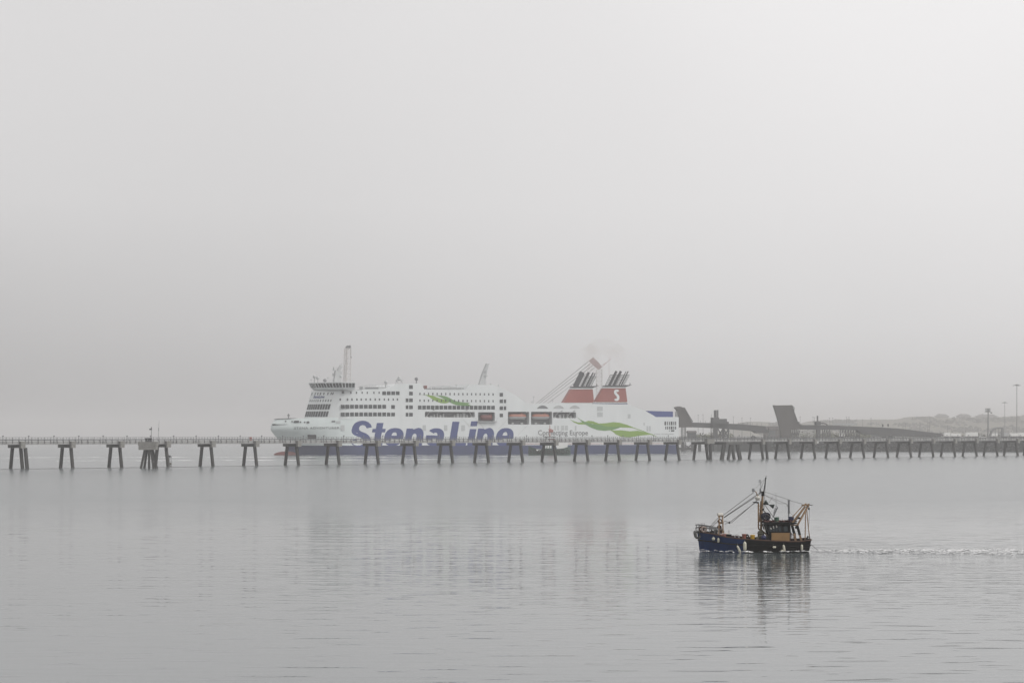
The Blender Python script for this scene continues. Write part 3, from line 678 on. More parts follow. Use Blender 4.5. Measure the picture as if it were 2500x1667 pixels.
# funnels
def funnel(pts, t0, dt, caps, pipes, S=False, label=None, fins=()):
    """pts: red body outline in zoom-3 px: bl, tl, tr, br"""
    f = lambda x, y, t=t0: FP(*z3(x, y), t)
    bl, tl, tr, br = pts; taper = 1.2
    def slab(q0, q1, name, m, par):   # q0 (left,right) at low y, q1 at high y
        A = [f(q0[0], q0[2]), f(q0[1], q0[2])]; B = [f(q1[0], q1[2]), f(q1[1], q1[2])]
        off = Vector((0, dt, 0)); inn = Vector((0, taper*.3, 0))
        vs = [A[0], A[1], A[1]+off, A[0]+off, B[0]+inn, B[1]+inn, B[1]+off-inn, B[0]+off-inn]
        return MB().add(vs, [(0,3,2,1),(4,5,6,7),(0,1,5,4),(1,2,6,5),(2,3,7,6),(3,0,4,7)]).build(name, m, par)
    L_ = lambda y: bl[0]+(tl[0]-bl[0])*(bl[1]-y)/(bl[1]-tl[1]); R_ = lambda y: br[0]+(tr[0]-br[0])*(br[1]-y)/(br[1]-tr[1])
    yb, yt = bl[1], tl[1]
    body = slab((L_(yb), R_(yb), yb), (L_(yt), R_(yt), yt), 'funnel', M_red, ferry)
    if label: body['label'] = label
    e = 2
    MBs = slab((L_(yb+12)-e, R_(yb+12)+e, yb+12), (L_(yb)-e, R_(yb)+e, yb), 'funnel_band', M_white, body)
    slab((L_(yt)-e, R_(yt)+e, yt), (L_(yt-13)-e, R_(yt-13)+e, yt-13), 'funnel_band', M_white, body)
    slab((L_(yb+27)-4, R_(yb+27)+e, yb+27), (L_(yb+12)-e-2, R_(yb+12)+e, yb+12), 'funnel_base', M_navy if S else M_white, body)
    # dark cap with its aft wing
    y = yt-13; cx0, cx1 = L_(y), R_(y)
    c = MB(); c.prism([f(cx0-2, y), f(caps[0], y-20), f(caps[1], y-26), f(caps[1]-70, y-4), f(cx1, y)], (0, dt, 0)); c.build('funnel_cap', M_dark, body)
    for x0, w_, top in pipes:       # exhaust pipes lean aft
        ht = (y-20-top)/5.057; lean = ht*.50*5.057
        a = f(x0, y-18, t0+dt*.35); b_ = f(x0+lean, top, t0+dt*.35); MB().tube(a, b_, w_/5.057*.098, n=10).build('exhaust_pipe', M_dark, body)
    g = MB(); y0 = y-20; y1 = fins[2]; ht = y0-y1
    for r_ in range(0, 7):
        yy = y0-ht*r_/6; sh = (y0-yy)*.50; g.tube(f(fins[0]+sh, yy, t0+.3), f(fins[1]+sh, yy, t0+.3), .09 if r_ < 6 else .13, n=4)
    nb = int((fins[1]-fins[0])/14)
    for kk in range(nb+1):
        x = fins[0]+(fins[1]-fins[0])*kk/nb; g.tube(f(x, y0, t0+.3), f(x+ht*.50, y1, t0+.3), .07 if kk % 3 else .13, n=4)
    g.build('funnel_grille', M_dark, body)
    a = f(caps[1]-30, y-28, t0+2); MB().tube(a, a+Vector((0,0,.9)), .2).build('aerial', M_dark, body)
    return body
fun2 = funnel([(832,815),(930,642),(1205,642),(1222,815)], 1.5, 3.4, (958,1285), [(1000,34,437),(1055,34,437),(1120,12,440),(1145,14,437)], True, 'near funnel with the white S on its side', (948,1185,480))
fun1 = funnel([(435,822),(532,655),(798,655),(812,822)], 19, 3.4, (552,875), [(580,70,452),(660,34,452),(715,20,455),(745,14,460)], False, 'plain red far funnel without the S', (560,775,498))
vs, fs = fill2d(g_S(13.6, 29.5, 6.2))
o = MB().add([(lambda v: Vector((v.x, v.y-.15+.012*0, v.z)))(FP(1498.4+x, 979.3-y, 1.5+.36*(y+8)/44-.02)) for x, y in vs], fs).build('emblem', M_white, fun2)

# ------------------------------------------------------------------ foam along the ferry
def foam_material(name, thr, scale, sx=1, sy=1, col=.75):
    m = bpy.data.materials.new(name); m.use_nodes = True; n = m.node_tree; b = n.nodes['Principled BSDF']
    b.inputs['Base Color'].default_value = (col, col, col, 1); b.inputs['Roughness'].default_value = .7
    g = n.nodes.new('ShaderNodeNewGeometry'); mp = n.nodes.new('ShaderNodeMapping'); mp.inputs['Scale'].default_value = (scale*sx, scale*sy, scale)
    t = n.nodes.new('ShaderNodeTexNoise'); t.inputs['Scale'].default_value = 1; t.inputs['Detail'].default_value = 7; t.inputs['Roughness'].default_value = .72
    r = n.nodes.new('ShaderNodeMapRange'); r.inputs['From Min'].default_value = thr; r.inputs['From Max'].default_value = thr+.1
    tc_ = n.nodes.new('ShaderNodeVertexColor'); tc_.layer_name = 'edge'
    mu = n.nodes.new('ShaderNodeMath'); mu.operation = 'ADD'; su = n.nodes.new('ShaderNodeMath'); su.operation = 'SUBTRACT'; su.inputs[1].default_value = .5
    n.links.new(g.outputs['Position'], mp.inputs[0]); n.links.new(mp.outputs[0], t.inputs['Vector'])
    n.links.new(tc_.outputs['Color'], su.inputs[0]); n.links.new(t.outputs['Fac'], mu.inputs[0]); n.links.new(su.outputs[0], mu.inputs[1])
    n.links.new(mu.outputs[0], r.inputs['Value']); n.links.new(r.outputs[0], b.inputs['Alpha'])
    return m
M_foamfar = foam_material('distant foam', .50, .10, 1, .9)
M_foam = foam_material('boat foam', .50, 1.6, col=.8)
M_wake = foam_material('wake foam', .505, 2.0, sy=.8, col=.60)
def strip(path, widths, name, m, label, z=.02, seg=120, rows=10, amp=0.0, edge=.35, cat='wake'):
    """ragged foam ribbon lying on the water along a path; a vertex layer thins it at the borders"""
    pts = [Vector((x, y)) for x, y in path]; L_ = [0]
    for a, b in zip(pts, pts[1:]): L_.append(L_[-1]+(b-a).length)
    def at(d):
        for i in range(len(pts)-1):
            if d <= L_[i+1] or i == len(pts)-2:
                f = (d-L_[i])/(L_[i+1]-L_[i]); return pts[i].lerp(pts[i+1], f), (pts[i+1]-pts[i]).normalized(), widths[i]+(widths[i+1]-widths[i])*f
    vs, ed = [], []
    for i in range(seg+1):
        c, d, w_ = at(L_[-1]*i/seg); n_ = Vector((-d.y, d.x))
        for j in range(rows+1):
            v = 2*j/rows-1; p = c+n_*(w_*v/2); e_ = (1-v*v)*min(1, 6*(min(i*5, seg-i) if name == 'wake' else min(i, seg-i))/seg+.2)
            h = z+amp*e_*(mnoise.noise(Vector((p.x*1.6, p.y*1.6, 0)))*.5+.5+mnoise.noise(Vector((p.x*4, p.y*4, 5)))*.35)
            vs.append((p.x, p.y, h)); ed.append(.5-edge*(1-e_)+edge*.25)
    k = rows+1; mb = MB().add(vs, [(i*k+j, (i+1)*k+j, (i+1)*k+j+1, i*k+j+1) for i in range(seg) for j in range(rows)])
    o = mb.build(name, m, smooth=True); o.data.set_sharp_from_angle(angle=R(180))
    ca = o.data.color_attributes.new('edge', 'FLOAT_COLOR', 'POINT')
    for i, e_ in enumerate(ed): ca.data[i].color = (e_, e_, e_, 1)
    tag(o, label, cat, kind='stuff'); return o
def lw(s, t): p = Vector((AX, AY))+U*s+N*t; return (p.x, p.y)
strip([lw(-12,-6), lw(20,-9), lw(90,-9), lw(160,-8), lw(230,-14), lw(300,-30)], [6, 14, 15, 14, 24, 30], 'foam', M_foamfar, 'pale churned foam streak on the water along the ferry hull', z=.06, seg=160, cat='foam', edge=.2)
strip([(-260,780),(-150,800),(-60,815),(40,850)], [16, 30, 26, 12], 'foam', M_foamfar, 'second fainter pale streak farther behind the left end of the jetty', z=.05, cat='foam', edge=.28)
strip([(-190,690),(-120,705),(-60,720),(20,760)], [20, 26, 22, 10], 'foam', M_foamfar, 'faint pale streak on the water behind the left end of the jetty', z=.05, cat='foam', edge=.28)

# ------------------------------------------------------------------ harbour tug in front of the ferry
Yt = 893
def T(x, y, t=0): px, py = z3(x, y); return ((px-1290)/F*(Yt+t), t, HC-(py-HY)/F*(Yt+t))
tug = thing('tug', 'small dark green harbour tug with cream wheelhouse in front of the ferry', 'tugboat', ((1290-1250)/F*Yt, Yt, 0))
m = MB(); rows = [(0,1350,1446),(40,1372,1452),(130,1398,1455),(300,1396,1455),(430,1386,1452),(490,1368,1446),(520,1360,1440)]
vs = []
for x, yt_, yb_ in rows:
    hw = 3.4*math.sin(math.pi*min(1, max(.03, (x+8)/545)))**.45
    a = T(x, yt_); b = T(x, yb_)
    vs += [(a[0], -hw, a[2]), (a[0]+(6-0)*0, -hw*.8, -.8), (a[0], hw*.8, -.8), (a[0], hw, a[2])]
n = len(rows); m.add(vs, [(i*4+j, (i+1)*4+j, (i+1)*4+(j+1)%4, i*4+(j+1)%4) for i in range(n-1) for j in range(4)]+[(0,1,2,3), tuple((n-1)*4+j for j in (3,2,1,0))])
m.build('hull', M_tuggreen, tug)
a = T(195,1395); b = T(290,1340); MB().box((a[0],-2.2,a[2]-1),(b[0],2.2,b[2])).build('wheelhouse', M_tuggreen, tug)
wn = MB(); 
for k in range(3): x = T(202+k*30,1385); y = T(224+k*30,1352); MB().box((x[0],-2.26,x[2]),(y[0],-2.1,y[2])).build('window', M_lorry, tug)
a = T(350,1390); MB().tube((a[0]+2.4,-1.5,a[2]+1.6),(a[0]+2.4,1.5,a[2]+1.6),2.8,n=18).build('winch_drum', M_lorry, tug)
a = T(245,1340); b = T(330,1240); MB().box((a[0],-1.8,a[2]),(b[0],1.8,b[2]-1)).build('funnel', M_cranered, tug)
a = T(195,1250); b = T(335,1238); MB().box((a[0],-2.6,a[2]),(b[0],2.6,b[2])).build('upper_deck', M_mgrey, tug)
a = T(215,1345); b = T(320,1250); MB().box((a[0],-1.2,a[2]),(a[0]+.5,1.2,b[2])).box((b[0]-.4,-1.2,a[2]),(b[0],1.2,b[2])).build('deck_support', M_mgrey, tug)
a = T(265,1238); m = MB().tube(a, T(265,1100), .3, .15, n=6); m.tube(T(245,1150),T(290,1150),.12); m.tube(T(250,1185),T(300,1185),.2); m.box((a[0]-.5,-.4,a[2]+2.2),(a[0]+1.6,.4,a[2]+3.2)); m.build('mast', M_cranered, tug)
a = T(5,1415); m = MB()
for k in range(9): p = T(20+k*58, 1425); m.torus((p[0], -3.5, p[2]), .75, .25, n=10, m=6)
m.build('tyre_fender', M_black, tug)
a = T(95,1415); b = T(150,1398); MB().box((a[0],-3.6,a[2]),(b[0],-3.45,b[2])).build('name_board', M_lorry, tug)

# ------------------------------------------------------------------ cranes standing behind the ferry
def crane_tag(name, label): return thing(name, label, 'crane')
cr1 = thing('lattice_crane', 'faint red and white lattice crane jib rising behind the ferry bridge', 'crane', P(845, 1066, 1900))
Cc = lambda px, py, Y=1900, d=0: Vector(((px-845)/F*Y, d, (1066-py)/F*Y))
MB().box((-5,-5,-1),(5,5,10)).build('pedestal', M_mgrey, cr1)
m = MB().lattice(Cc(839,1050), Cc(843,850), 2.6, .24, 26, w2=2.0).tube(Cc(838,1050), Cc(841,890), .45, n=5); m.build('left_chord', M_cranewh, cr1)
m = MB().lattice(Cc(850,1050), Cc(852,850), 5.2, .26, 16, w2=3.6); m.build('jib', M_cranewh, cr1)
m = MB(); m.beam(Cc(844,848), Cc(856,845), 1.6, 2.0).tube(Cc(844,850), Cc(849,843), .5).tube(Cc(850,852), Cc(857,846), .4); m.build('jib_head', M_mgrey, cr1)
m = MB().tube(Cc(857,848), Cc(857,872), .1, n=4).box((Cc(857,872)-Vector((.5,.5,.8)))[:], (Cc(857,872)+Vector((.5,.5,.8)))[:]); m.build('hook', M_dark, cr1)
cr2 = thing('derrick_crane', 'tall misty derrick crane with long sloping stays behind the funnels', 'crane', P(1463, 1066, 2500))
Cd = lambda px, py, d=0: Vector(((px-1463)/F*2500, d, (1066-py)/F*2500))
MB().box((-6,-6,-1),(6,6,9)).build('pedestal', M_mgrey, cr2)
MB().lattice(Cd(1463,1050), Cd(1463,902), 7.5, .4, 16).build('tower', M_cranewh, cr2)
m = MB()
for a_, b_ in (((1300,992),(1437,882)),((1304,994),(1441,888)),((1310,996),(1447,892)),((1322,996),(1452,897))): m.tube(Cd(*a_), Cd(*b_), .42, n=5)
m.build('boom_stays', M_pole, cr2)
m = MB(); m.prism([Cd(1437,881), Cd(1448,872), Cd(1462,885), Cd(1470,896), Cd(1462,903), Cd(1450,893)], (0, 4, 0)); m.build('crane_head', mat('haze-paled crane paint', (.36,.25,.24), .6, .15, .2), cr2)  # head painted paler to carry the mist in front of it
m = MB()
for k in range(7): m.tube(Cd(1441+k*3, 884+k*2.5), Cd(1418+k*5, 915), .12, n=4)
m.tube(Cd(1468,897), Cd(1492,875), .2, n=4).tube(Cd(1487,870), Cd(1487,925), .12, n=4).tube(Cd(1466,893), Cd(1480,885), .2, n=4); m.build('rigging', M_cranered, cr2)

# ------------------------------------------------------------------ exhaust smoke
def smoke(path, label):
    mb = MB()
    for a, b in zip(path, path[1:]): pass
    n = 16; vs = []
    for (p, r, d) in path:
        r *= .72
        for k in range(n): ang = 2*math.pi*k/n; vs.append((p[0]+r*math.cos(ang), p[1]+r*math.sin(ang), p[2]+d*math.cos(ang)))
    m_ = len(path); mb.add(vs, [(i*n+k, i*n+(k+1)%n, (i+1)*n+(k+1)%n, (i+1)*n+k) for i in range(m_-1) for k in range(n)]+[tuple(range(n)), tuple(range((m_-1)*n, m_*n))])
    m = bpy.data.materials.new('smoke'); m.use_nodes = True; t = m.node_tree; t.nodes.clear()
    o = t.nodes.new('ShaderNodeOutputMaterial'); v = t.nodes.new('ShaderNodeVolumePrincipled'); v.inputs['Color'].default_value = (.60, .53, .48, 1)
    g = t.nodes.new('ShaderNodeTexCoord'); ns = t.nodes.new('ShaderNodeTexNoise'); ns.inputs['Scale'].default_value = .16; ns.inputs['Detail'].default_value = 4
    r = t.nodes.new('ShaderNodeMapRange'); r.inputs['From Min'].default_value = .36; r.inputs['From Max'].default_value = .85; r.inputs['To Max'].default_value = .05
    t.links.new(g.outputs['Object'], ns.inputs['Vector']); t.links.new(ns.outputs['Fac'], r.inputs['Value']); t.links.new(r.outputs[0], v.inputs['Density']); t.links.new(v.outputs[0], o.inputs['Volume'])
    ob = mb.build('smoke', m, smooth=True); tag(ob, label, 'smoke', kind='stuff')
def FW(px, py, t): s, z = FL(px, py, t); p = Vector((AX, AY))+U*s+N*t; return (p.x, p.y, z)
smoke([(FW(1519,905,4),.9,0),(FW(1518,895,4),1.6,.3),(FW(1516,885,4),3.0,.6),(FW(1512,873,4),4.8,1),(FW(1505,862,4),7,2),(FW(1485,852,5),8,3),(FW(1462,846,6),7,4),(FW(1440,840,7),4,3)], 'thin brown smoke drifting from the near funnel')
smoke([(FW(1436,909,22),1.2,0),(FW(1438,895,22),3.5,.5),(FW(1441,882,22),6.5,1),(FW(1440,870,22),8.5,1),(FW(1436,856,22),9,2),(FW(1428,846,22),5,2)], 'thin pinkish smoke above the far funnel')

# ------------------------------------------------------------------ JETTY
Y0j = 536.0; X0j = (42-1250)*Y0j/F; DXj = 11.9; DYj = 10.3; SP = math.hypot(DXj, DYj); RJ = math.atan2(DYj, DXj)
jetty = thing('jetty', 'long concrete jetty on raking piles crossing the whole harbour', 'jetty', (X0j, Y0j, 0), RJ)
def JL(n, x=0, y=0, z=0): return Vector((n*SP+x, y, z))
def make_bent(xc, extra=0):
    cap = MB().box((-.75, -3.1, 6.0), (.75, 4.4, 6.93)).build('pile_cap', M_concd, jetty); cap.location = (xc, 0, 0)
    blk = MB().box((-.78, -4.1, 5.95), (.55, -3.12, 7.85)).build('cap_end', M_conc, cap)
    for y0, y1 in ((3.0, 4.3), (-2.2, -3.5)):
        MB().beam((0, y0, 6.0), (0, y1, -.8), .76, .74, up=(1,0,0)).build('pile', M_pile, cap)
    return cap
bent0 = make_bent(0)
def copy_part(o, x):
    c = o.copy(); COL.objects.link(c); c.parent = jetty; c.location = (x+random.uniform(-.12,.12), random.uniform(-.08,.08), 0); c.rotation_euler.z = random.uniform(-.02,.02)
    for ch in o.children:
        d = ch.copy(); COL.objects.link(d); d.parent = c
    return c
for k in range(-2, 35):
    if k and k not in (3, 19): copy_part(bent0, k*SP)
# one span of deck: girder, service pipe, railings
NS_ = 8; ds = SP/NS_
gd = MB().box((0, -3.1, 6.95), (SP-.04, -2.4, 7.95)).box((0, 1.6, 6.95), (SP-.04, 2.3, 7.95)).box((0, -2.39, 7.55), (SP-.04, 1.59, 7.9)); girder = gd.build('girder', M_girder, jetty)
pm_ = MB(); pm_.tube((0,-2.9,8.32),(SP,-2.9,8.32),.15,n=8).tube((0,-2.2,8.30),(SP,-2.2,8.30),.12,n=6); 
pipe = pm_.build('service_pipe', M_mgrey, jetty)
rl = MB()
for k in range(NS_):
    x = k*ds+ds/2
    rl.beam((x, -3.25, 7.2), (x, -3.25, 9.08), .09, .09).beam((x,-3.3,7.5),(x,-2.8,8.2),.1,.1).beam((x, -3.25, 7.35), (x, -3.25, 7.7), .17, .17)
    rl.beam((x+ds/2, -3.2, 8.2), (x+ds/2, -3.2, 9.0), .05, .05)
    rl.beam((x+ds*.3, 2.3, 7.9), (x+ds*.3, 2.3, 9.0), .05, .05)
rl.beam((0,-3.25,9.02),(SP,-3.25,9.02),.05,.06).beam((0,2.3,9.0),(SP,2.3,9.0),.05,.06).beam((0,-3.25,8.6),(SP,-3.25,8.6),.03,.03)
railing = rl.build('railing', M_rail, jetty)
lp = MB()
for x in (SP*.12, SP*.62): lp.beam((x, -3.3, 7.4), (x, -3.3, 9.5), .13, .13).beam((x-.12,-3.3,9.35),(x+.2,-3.3,9.45),.3,.28).beam((x,-3.3,7.3),(x,-3.3,7.8),.2,.2)
lights = lp.build('walkway_lights', M_mgrey, jetty)
for k in range(-2, 35):
    if k == 0: continue
    for o in (girder, pipe, railing, lights):
        c = o.copy(); COL.objects.link(c); c.parent = jetty; c.location = (k*SP, 0, 0)
# extra pile beside the first bent, and the two braced bents
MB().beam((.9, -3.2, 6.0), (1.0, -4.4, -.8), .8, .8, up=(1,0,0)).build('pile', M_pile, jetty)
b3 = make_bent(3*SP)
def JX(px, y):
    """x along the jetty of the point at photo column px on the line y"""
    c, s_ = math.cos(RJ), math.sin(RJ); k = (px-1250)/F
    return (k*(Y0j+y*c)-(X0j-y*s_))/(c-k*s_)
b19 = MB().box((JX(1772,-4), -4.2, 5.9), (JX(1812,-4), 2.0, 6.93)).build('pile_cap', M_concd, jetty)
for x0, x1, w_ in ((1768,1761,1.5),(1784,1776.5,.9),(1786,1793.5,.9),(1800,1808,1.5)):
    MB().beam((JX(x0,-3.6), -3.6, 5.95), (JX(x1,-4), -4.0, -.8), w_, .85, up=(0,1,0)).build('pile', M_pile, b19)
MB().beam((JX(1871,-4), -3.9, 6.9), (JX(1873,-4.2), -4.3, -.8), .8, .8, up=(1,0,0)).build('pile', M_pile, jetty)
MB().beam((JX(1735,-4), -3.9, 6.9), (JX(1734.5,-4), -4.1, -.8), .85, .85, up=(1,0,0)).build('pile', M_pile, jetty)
m = MB(); m.box((JX(1724,-4), -4.6, 6.3), (JX(1742,-4), -3.2, 8.1)).build('platform', M_conc, jetty)
# dark line of broken ripples the piles leave on the tide (a weed-hung boom rope)
rope = MB(); prev = None
for k in range(-40, 560):
    x = k*1.0; y = -4.6+.35*math.sin(x*.21)+.3*mnoise.noise(Vector((x*.4, 0, 0))); p = Vector((x, y, .05+.02*math.sin(x*1.7)))
    if prev is not None: rope.tube(prev, p, .06, n=5, cap=False)
    prev = p
o = rope.build('floating_boom', mat('wet boom rope', (.12,.12,.118), .7, .3, 1), None); o.location = (X0j, Y0j, 0); o.rotation_euler = (0,0,RJ)
tag(o, 'thin dark boom rope floating along the feet of the jetty piles', 'boom')
# mooring dolphin with its beacon, whip mast and gear
Yd = 560.0
def Dp(px, py, Y=Yd): p = P(px, py, Y); return p
dol = thing('dolphin', 'square concrete mooring platform on clustered raking piles beside the jetty', 'mooring platform', P(362, 1143, 548))
o_ = dol.location; Yd = 548.0
D = lambda px, py, t=0: Vector(((px-1250)/F*(Yd+t)-o_.x, t, HC-(py-HY)/F*(Yd+t)))
a = D(338,1097.5); b = D(386,1088); MB().box((a.x,0,a.z),(b.x-.6,3,b.z)).build('platform', M_conc, dol)
a = D(337,1087.6); b = D(387,1078); MB().box((a.x,-.1,a.z),(b.x-.6,3.1,b.z)).build('upper_platform', M_conc, dol)
for x0, x1, t0, t1 in ((354,342,.6,-.2),(359,351,2.4,2.6),(364,364,.8,.4),(369,376,.8,.2),(373,385,2.2,2.4),(382,379,1,1.6)):
    MB().beam(D(x0,1097,t0), D(x1,1152,t1), .62, .62, up=(1,0,0)).build('pile', M_pile, dol)
m = MB(); 
for x, r in ((357,.5),(364,.45),(369,.35)): m.lathe([(r,0),(r*.6,.25),(r*.6,.7),(r*.9,.9),(r*.5,1.1)], D(x,1077.5,1)); 
m.box(tuple(D(355,1078,1.2)), tuple(D(371,1075,2.5))); m.build('bollard', M_dark, dol)
def pole_light(px, y0, y1, label, kind):
    b = P(px, y0, 549); h = (y0-y1)/F*549
    t = thing(kind, label, kind.replace('_', ' '), b)
    if kind == 'beacon_post':
        MB().tube((0,0,0),(0,0,h),.08,.06,n=6).build('post', M_rail, t); MB().box((-.55,-.2,h-.75),(.15,.2,h-.35)).box((-.08,-.1,h-.3),(.12,.1,h+.1)).build('lantern', M_dark, t)
    else:
        MB().tube((0,0,0),(.3,0,h),.06,.025,n=5).tube((.15,0,h*.5),(.18,0,h*.66),.09,n=5).build('post', M_rail, t)
pole_light(369.5, 1077, 1043, 'short beacon post with a lantern on the mooring platform', 'beacon_post')
pole_light(386, 1077, 1027, 'tall thin whip mast on the corner of the mooring platform', 'whip_mast')
t = thing('tide_gauge', 'ladder frame with round floats beside the pile right of the mooring platform', 'tide gauge', P(416, 1141, 541))
m = MB(); h = 28/F*545
m.tube((-.25,0,-.5),(-.25,0,h),.05,n=5).tube((.3,0,-.5),(.3,0,h),.05,n=5)
for k in range(9): m.tube((-.25,0,k*h/9),(.3,0,k*h/9),.03,n=4)
m.build('ladder', M_rail, t); MB().ball((-.1,-.2,h-.1),.35).build('float', M_dark, t); MB().ball((.1,-.2,1.1),.3).ball((.15,-.2,.4),.2).build('float', M_khaki, t)
# red cabinet on the deck
c = thing('cabinet', 'small red cabinet standing on the jetty walkway left of the ferry bow', 'cabinet'); 
nx = 5.0*SP; p = Vector((X0j, Y0j, 0))+Matrix.Rotation(RJ, 3, 'Z') @ Vector((nx, 0, 7.9)); c.location = p; c.rotation_euler = (0,0,RJ)
MB().box((-.3,-.3,0),(.3,.3,1.15)).build('case', M_cranered, c); MB().box((-.24,-.34,.1),(.24,-.3,1.05)).build('door', M_cranered, c)
t = thing('notice_board', 'small white board hung under the jetty deck near the terminal', 'sign')
t.location = P(1996, 1080, 760); t.location = Vector((X0j, Y0j, 0))+Matrix.Rotation(RJ, 3, 'Z') @ Vector((22.05*SP, -3.6, 6.2)); t.rotation_euler = (0,0,.1)
MB().box((-.7,-.05,0),(.7,.05,.8)).build('panel', M_lorry, t); MB().box((-.6,.05,.8),(-.5,.3,1.1)).box((.5,.05,.8),(.6,.3,1.1)).build('bracket', M_mgrey, t)
# lattice mast standing on the jetty near the terminal
p = Vector((X0j, Y0j, 0))+Matrix.Rotation(RJ, 3, 'Z') @ Vector((JX(1737,-3.6), -3.6, 8.1))
t = thing('signal_mast', 'thin dark lattice mast on the jetty right of the ferry stern', 'mast', p); MB().lattice((0,0,0),(0,0,8.2),.5,.05,12).tube((0,0,8.2),(0,0,9.4),.04).build('mast', M_steel, t); MB().box((-.2,-.2,7.6),(.6,.2,8.0)).build('lamp', M_steel, t)

# ------------------------------------------------------------------ LINKSPANS of the ferry terminal
z4 = lambda x, y: (1630+x/5.227, 920+y/5.227)
z5 = lambda x, y: (2050+x/5.227, 900+y/5.227)
YL = 1110.0
def mk(name, label, cat, zf, x, Y): b = P(*zf(x, 0), Y); return thing(name, label, cat, (b.x, Y, 0))
def poly(t, pts, d, name, m, Y=YL, dd=0):
    o = t.location; vs, fs = fill2d([[(p.x, p.z) for p in (P(*q_, Y+dd) for q_ in pts)]])
    n = len(pts); pl = [(p.x, p.z) for p in (P(*q_, Y+dd) for q_ in pts)]
    mb = MB(); mb.add([(x-o.x, dd, z) for x, z in vs], fs); mb.add([(x-o.x, dd+d, z) for x, z in vs], [tuple(reversed(f)) for f in fs])
    mb.add([(x-o.x, dd, z) for x, z in pl]+[(x-o.x, dd+d, z) for x, z in pl], [(i,(i+1)%n,n+(i+1)%n,n+i) for i in range(n)])
    return mb.build(name, m, t)
def LP(t, q_, d=0): p = P(*q_, YL+d); return Vector((p.x-t.location.x, d, p.z))
lk1 = mk('linkspan', 'dark steel linkspan with a curved raised ramp right behind the ferry stern', 'ferry ramp', z4, 300, YL)
poly(lk1, [z4(*p) for p in [(85,387),(100,380),(130,375),(170,378),(215,402),(262,480),(312,577),(312,642),(150,642),(150,520),(135,460),(110,415)]], 6, 'raised_ramp', M_ramp)
poly(lk1, [z4(*p) for p in [(313,580),(560,587),(900,600),(1250,628),(1252,668),(1100,690),(840,668),(600,652),(313,640)]], 12, 'deck', M_steel, dd=1)
poly(lk1, [z4(*p) for p in [(1085,680),(1255,665),(1295,680),(1300,715),(1140,717)]], 12, 'hinge_housing', M_steel, dd=.5)
m = MB()
m.path([LP(lk1, z4(200,392), -.5), LP(lk1, z4(212,390), -.5), LP(lk1, z4(320,572), -.5)], .25)
for k in range(9): a = LP(lk1, z4(212+108*k/8-14, 392+182*k/8+4), -.5); b = LP(lk1, z4(212+108*k/8, 390+182*k/8), -.5); m.tube(a, b, .12, n=4)
m.build('ramp_railing', M_steel, lk1)
for x0, x1 in ((177,184),(195,201),(214,220),(231,238)): a = LP(lk1, z4(x0,720)); b = LP(lk1, z4(x1,640)); MB().box((a.x,2,a.z-18),(b.x,4,b.z)).build('support_leg', M_steel, lk1)
poly(lk1, [z4(*p) for p in [(570,590),(575,525),(600,515),(655,515),(660,535),(755,533),(758,568),(780,572),(780,600),(570,595)]], 10, 'machinery_house', M_steel, dd=-1)
for x0, x1, y in ((597,611,423),(616,628,422),(637,650,421)):
    a = LP(lk1, z4(x0,520)); b = LP(lk1, z4(x1,y)); MB().box((a.x,1,a.z),(b.x,3.5,b.z)).build('lifting_post', M_steel, lk1)
m = MB()
a = LP(lk1, z4(598,780)); b = LP(lk1, z4(640,652)); MB().box((a.x,0,a.z-12),(b.x,8,b.z)).build('pier_column', M_steel, lk1)
for x0, x1 in ((640,704),(714,775)):
    m.beam(LP(lk1,z4(x0,775),2), LP(lk1,z4(x1,660),2), .7, .7).beam(LP(lk1,z4(x1,775),2), LP(lk1,z4(x0,660),2), .7, .7)
for x in (704,714,775): m.beam(LP(lk1,z4(x,790),2), LP(lk1,z4(x,655),2), .9, .9)
m.build('trestle_bracing', M_steel, lk1)
m = MB()
for x0, x1, y0, y1 in ((195,210,860,930),(228,228,860,935),(232,300,925,865),(240,300,880,925),(320,340,870,930)): m.beam(LP(lk1,z4(x0,y0)), LP(lk1,z4(x1,y1)), .8, .8)
m.box((LP(lk1,z4(150,0)).x,0,.4),(LP(lk1,z4(345,0)).x,10,2)).build('fender_frame', M_steel, lk1)
a = LP(lk1, z4(158,1000)); 
# berth platform around the legs
a = LP(lk1, z4(150,800)); b = LP(lk1, z4(600,760)); MB().box((a.x,3,5.5),(b.x,16,7.6)).build('berth_platform', M_mgrey, lk1)
for x in (205, 330, 420, 520): p = LP(lk1, z4(x, 900)); MB().box((p.x-.9,5,-1),(p.x+.9,7,5.5)).build('support_leg', M_steel, lk1)
m = MB()
for k in range(14):
    a = LP(lk1, z4(420+k*60, 590+k*2.6), 0); m.tube(a, a+Vector((0,0,1.6)), .08, n=4)
m.build('deck_railing', M_steel, lk1)
lk2 = mk('linkspan', 'second linkspan with a broad upright slab ramp and long falling road deck', 'ferry ramp', z4, 1500, YL)
poly(lk2, [z4(*p) for p in [(1355,358),(1370,362),(1560,360),(1588,358),(1604,395),(1660,592),(1695,602),(1695,668),(1580,676),(1560,800),(1450,800),(1440,650),(1400,500)]], 6, 'raised_ramp', M_ramp)
poly(lk2, [z4(*p) for p in [(1696,612),(2000,615),(2195,620)]]+[z5(*p) for p in [(0,728),(390,742),(560,750),(780,764),(1000,792),(1300,828),(1330,850),(1180,872),(900,866),(640,858),(400,840),(280,825),(240,782),(0,778)]]+[z4(*p) for p in [(2000,672),(1696,668)]], 12, 'road_deck', M_steel, dd=1)
m = MB(); m.path([LP(lk2, z4(1592,370), -.4), LP(lk2, z4(1615,390), -.4), LP(lk2, z4(1612,440), -.4), LP(lk2, z4(1665,590), -.4)], .22); m.build('ramp_railing', M_steel, lk2)
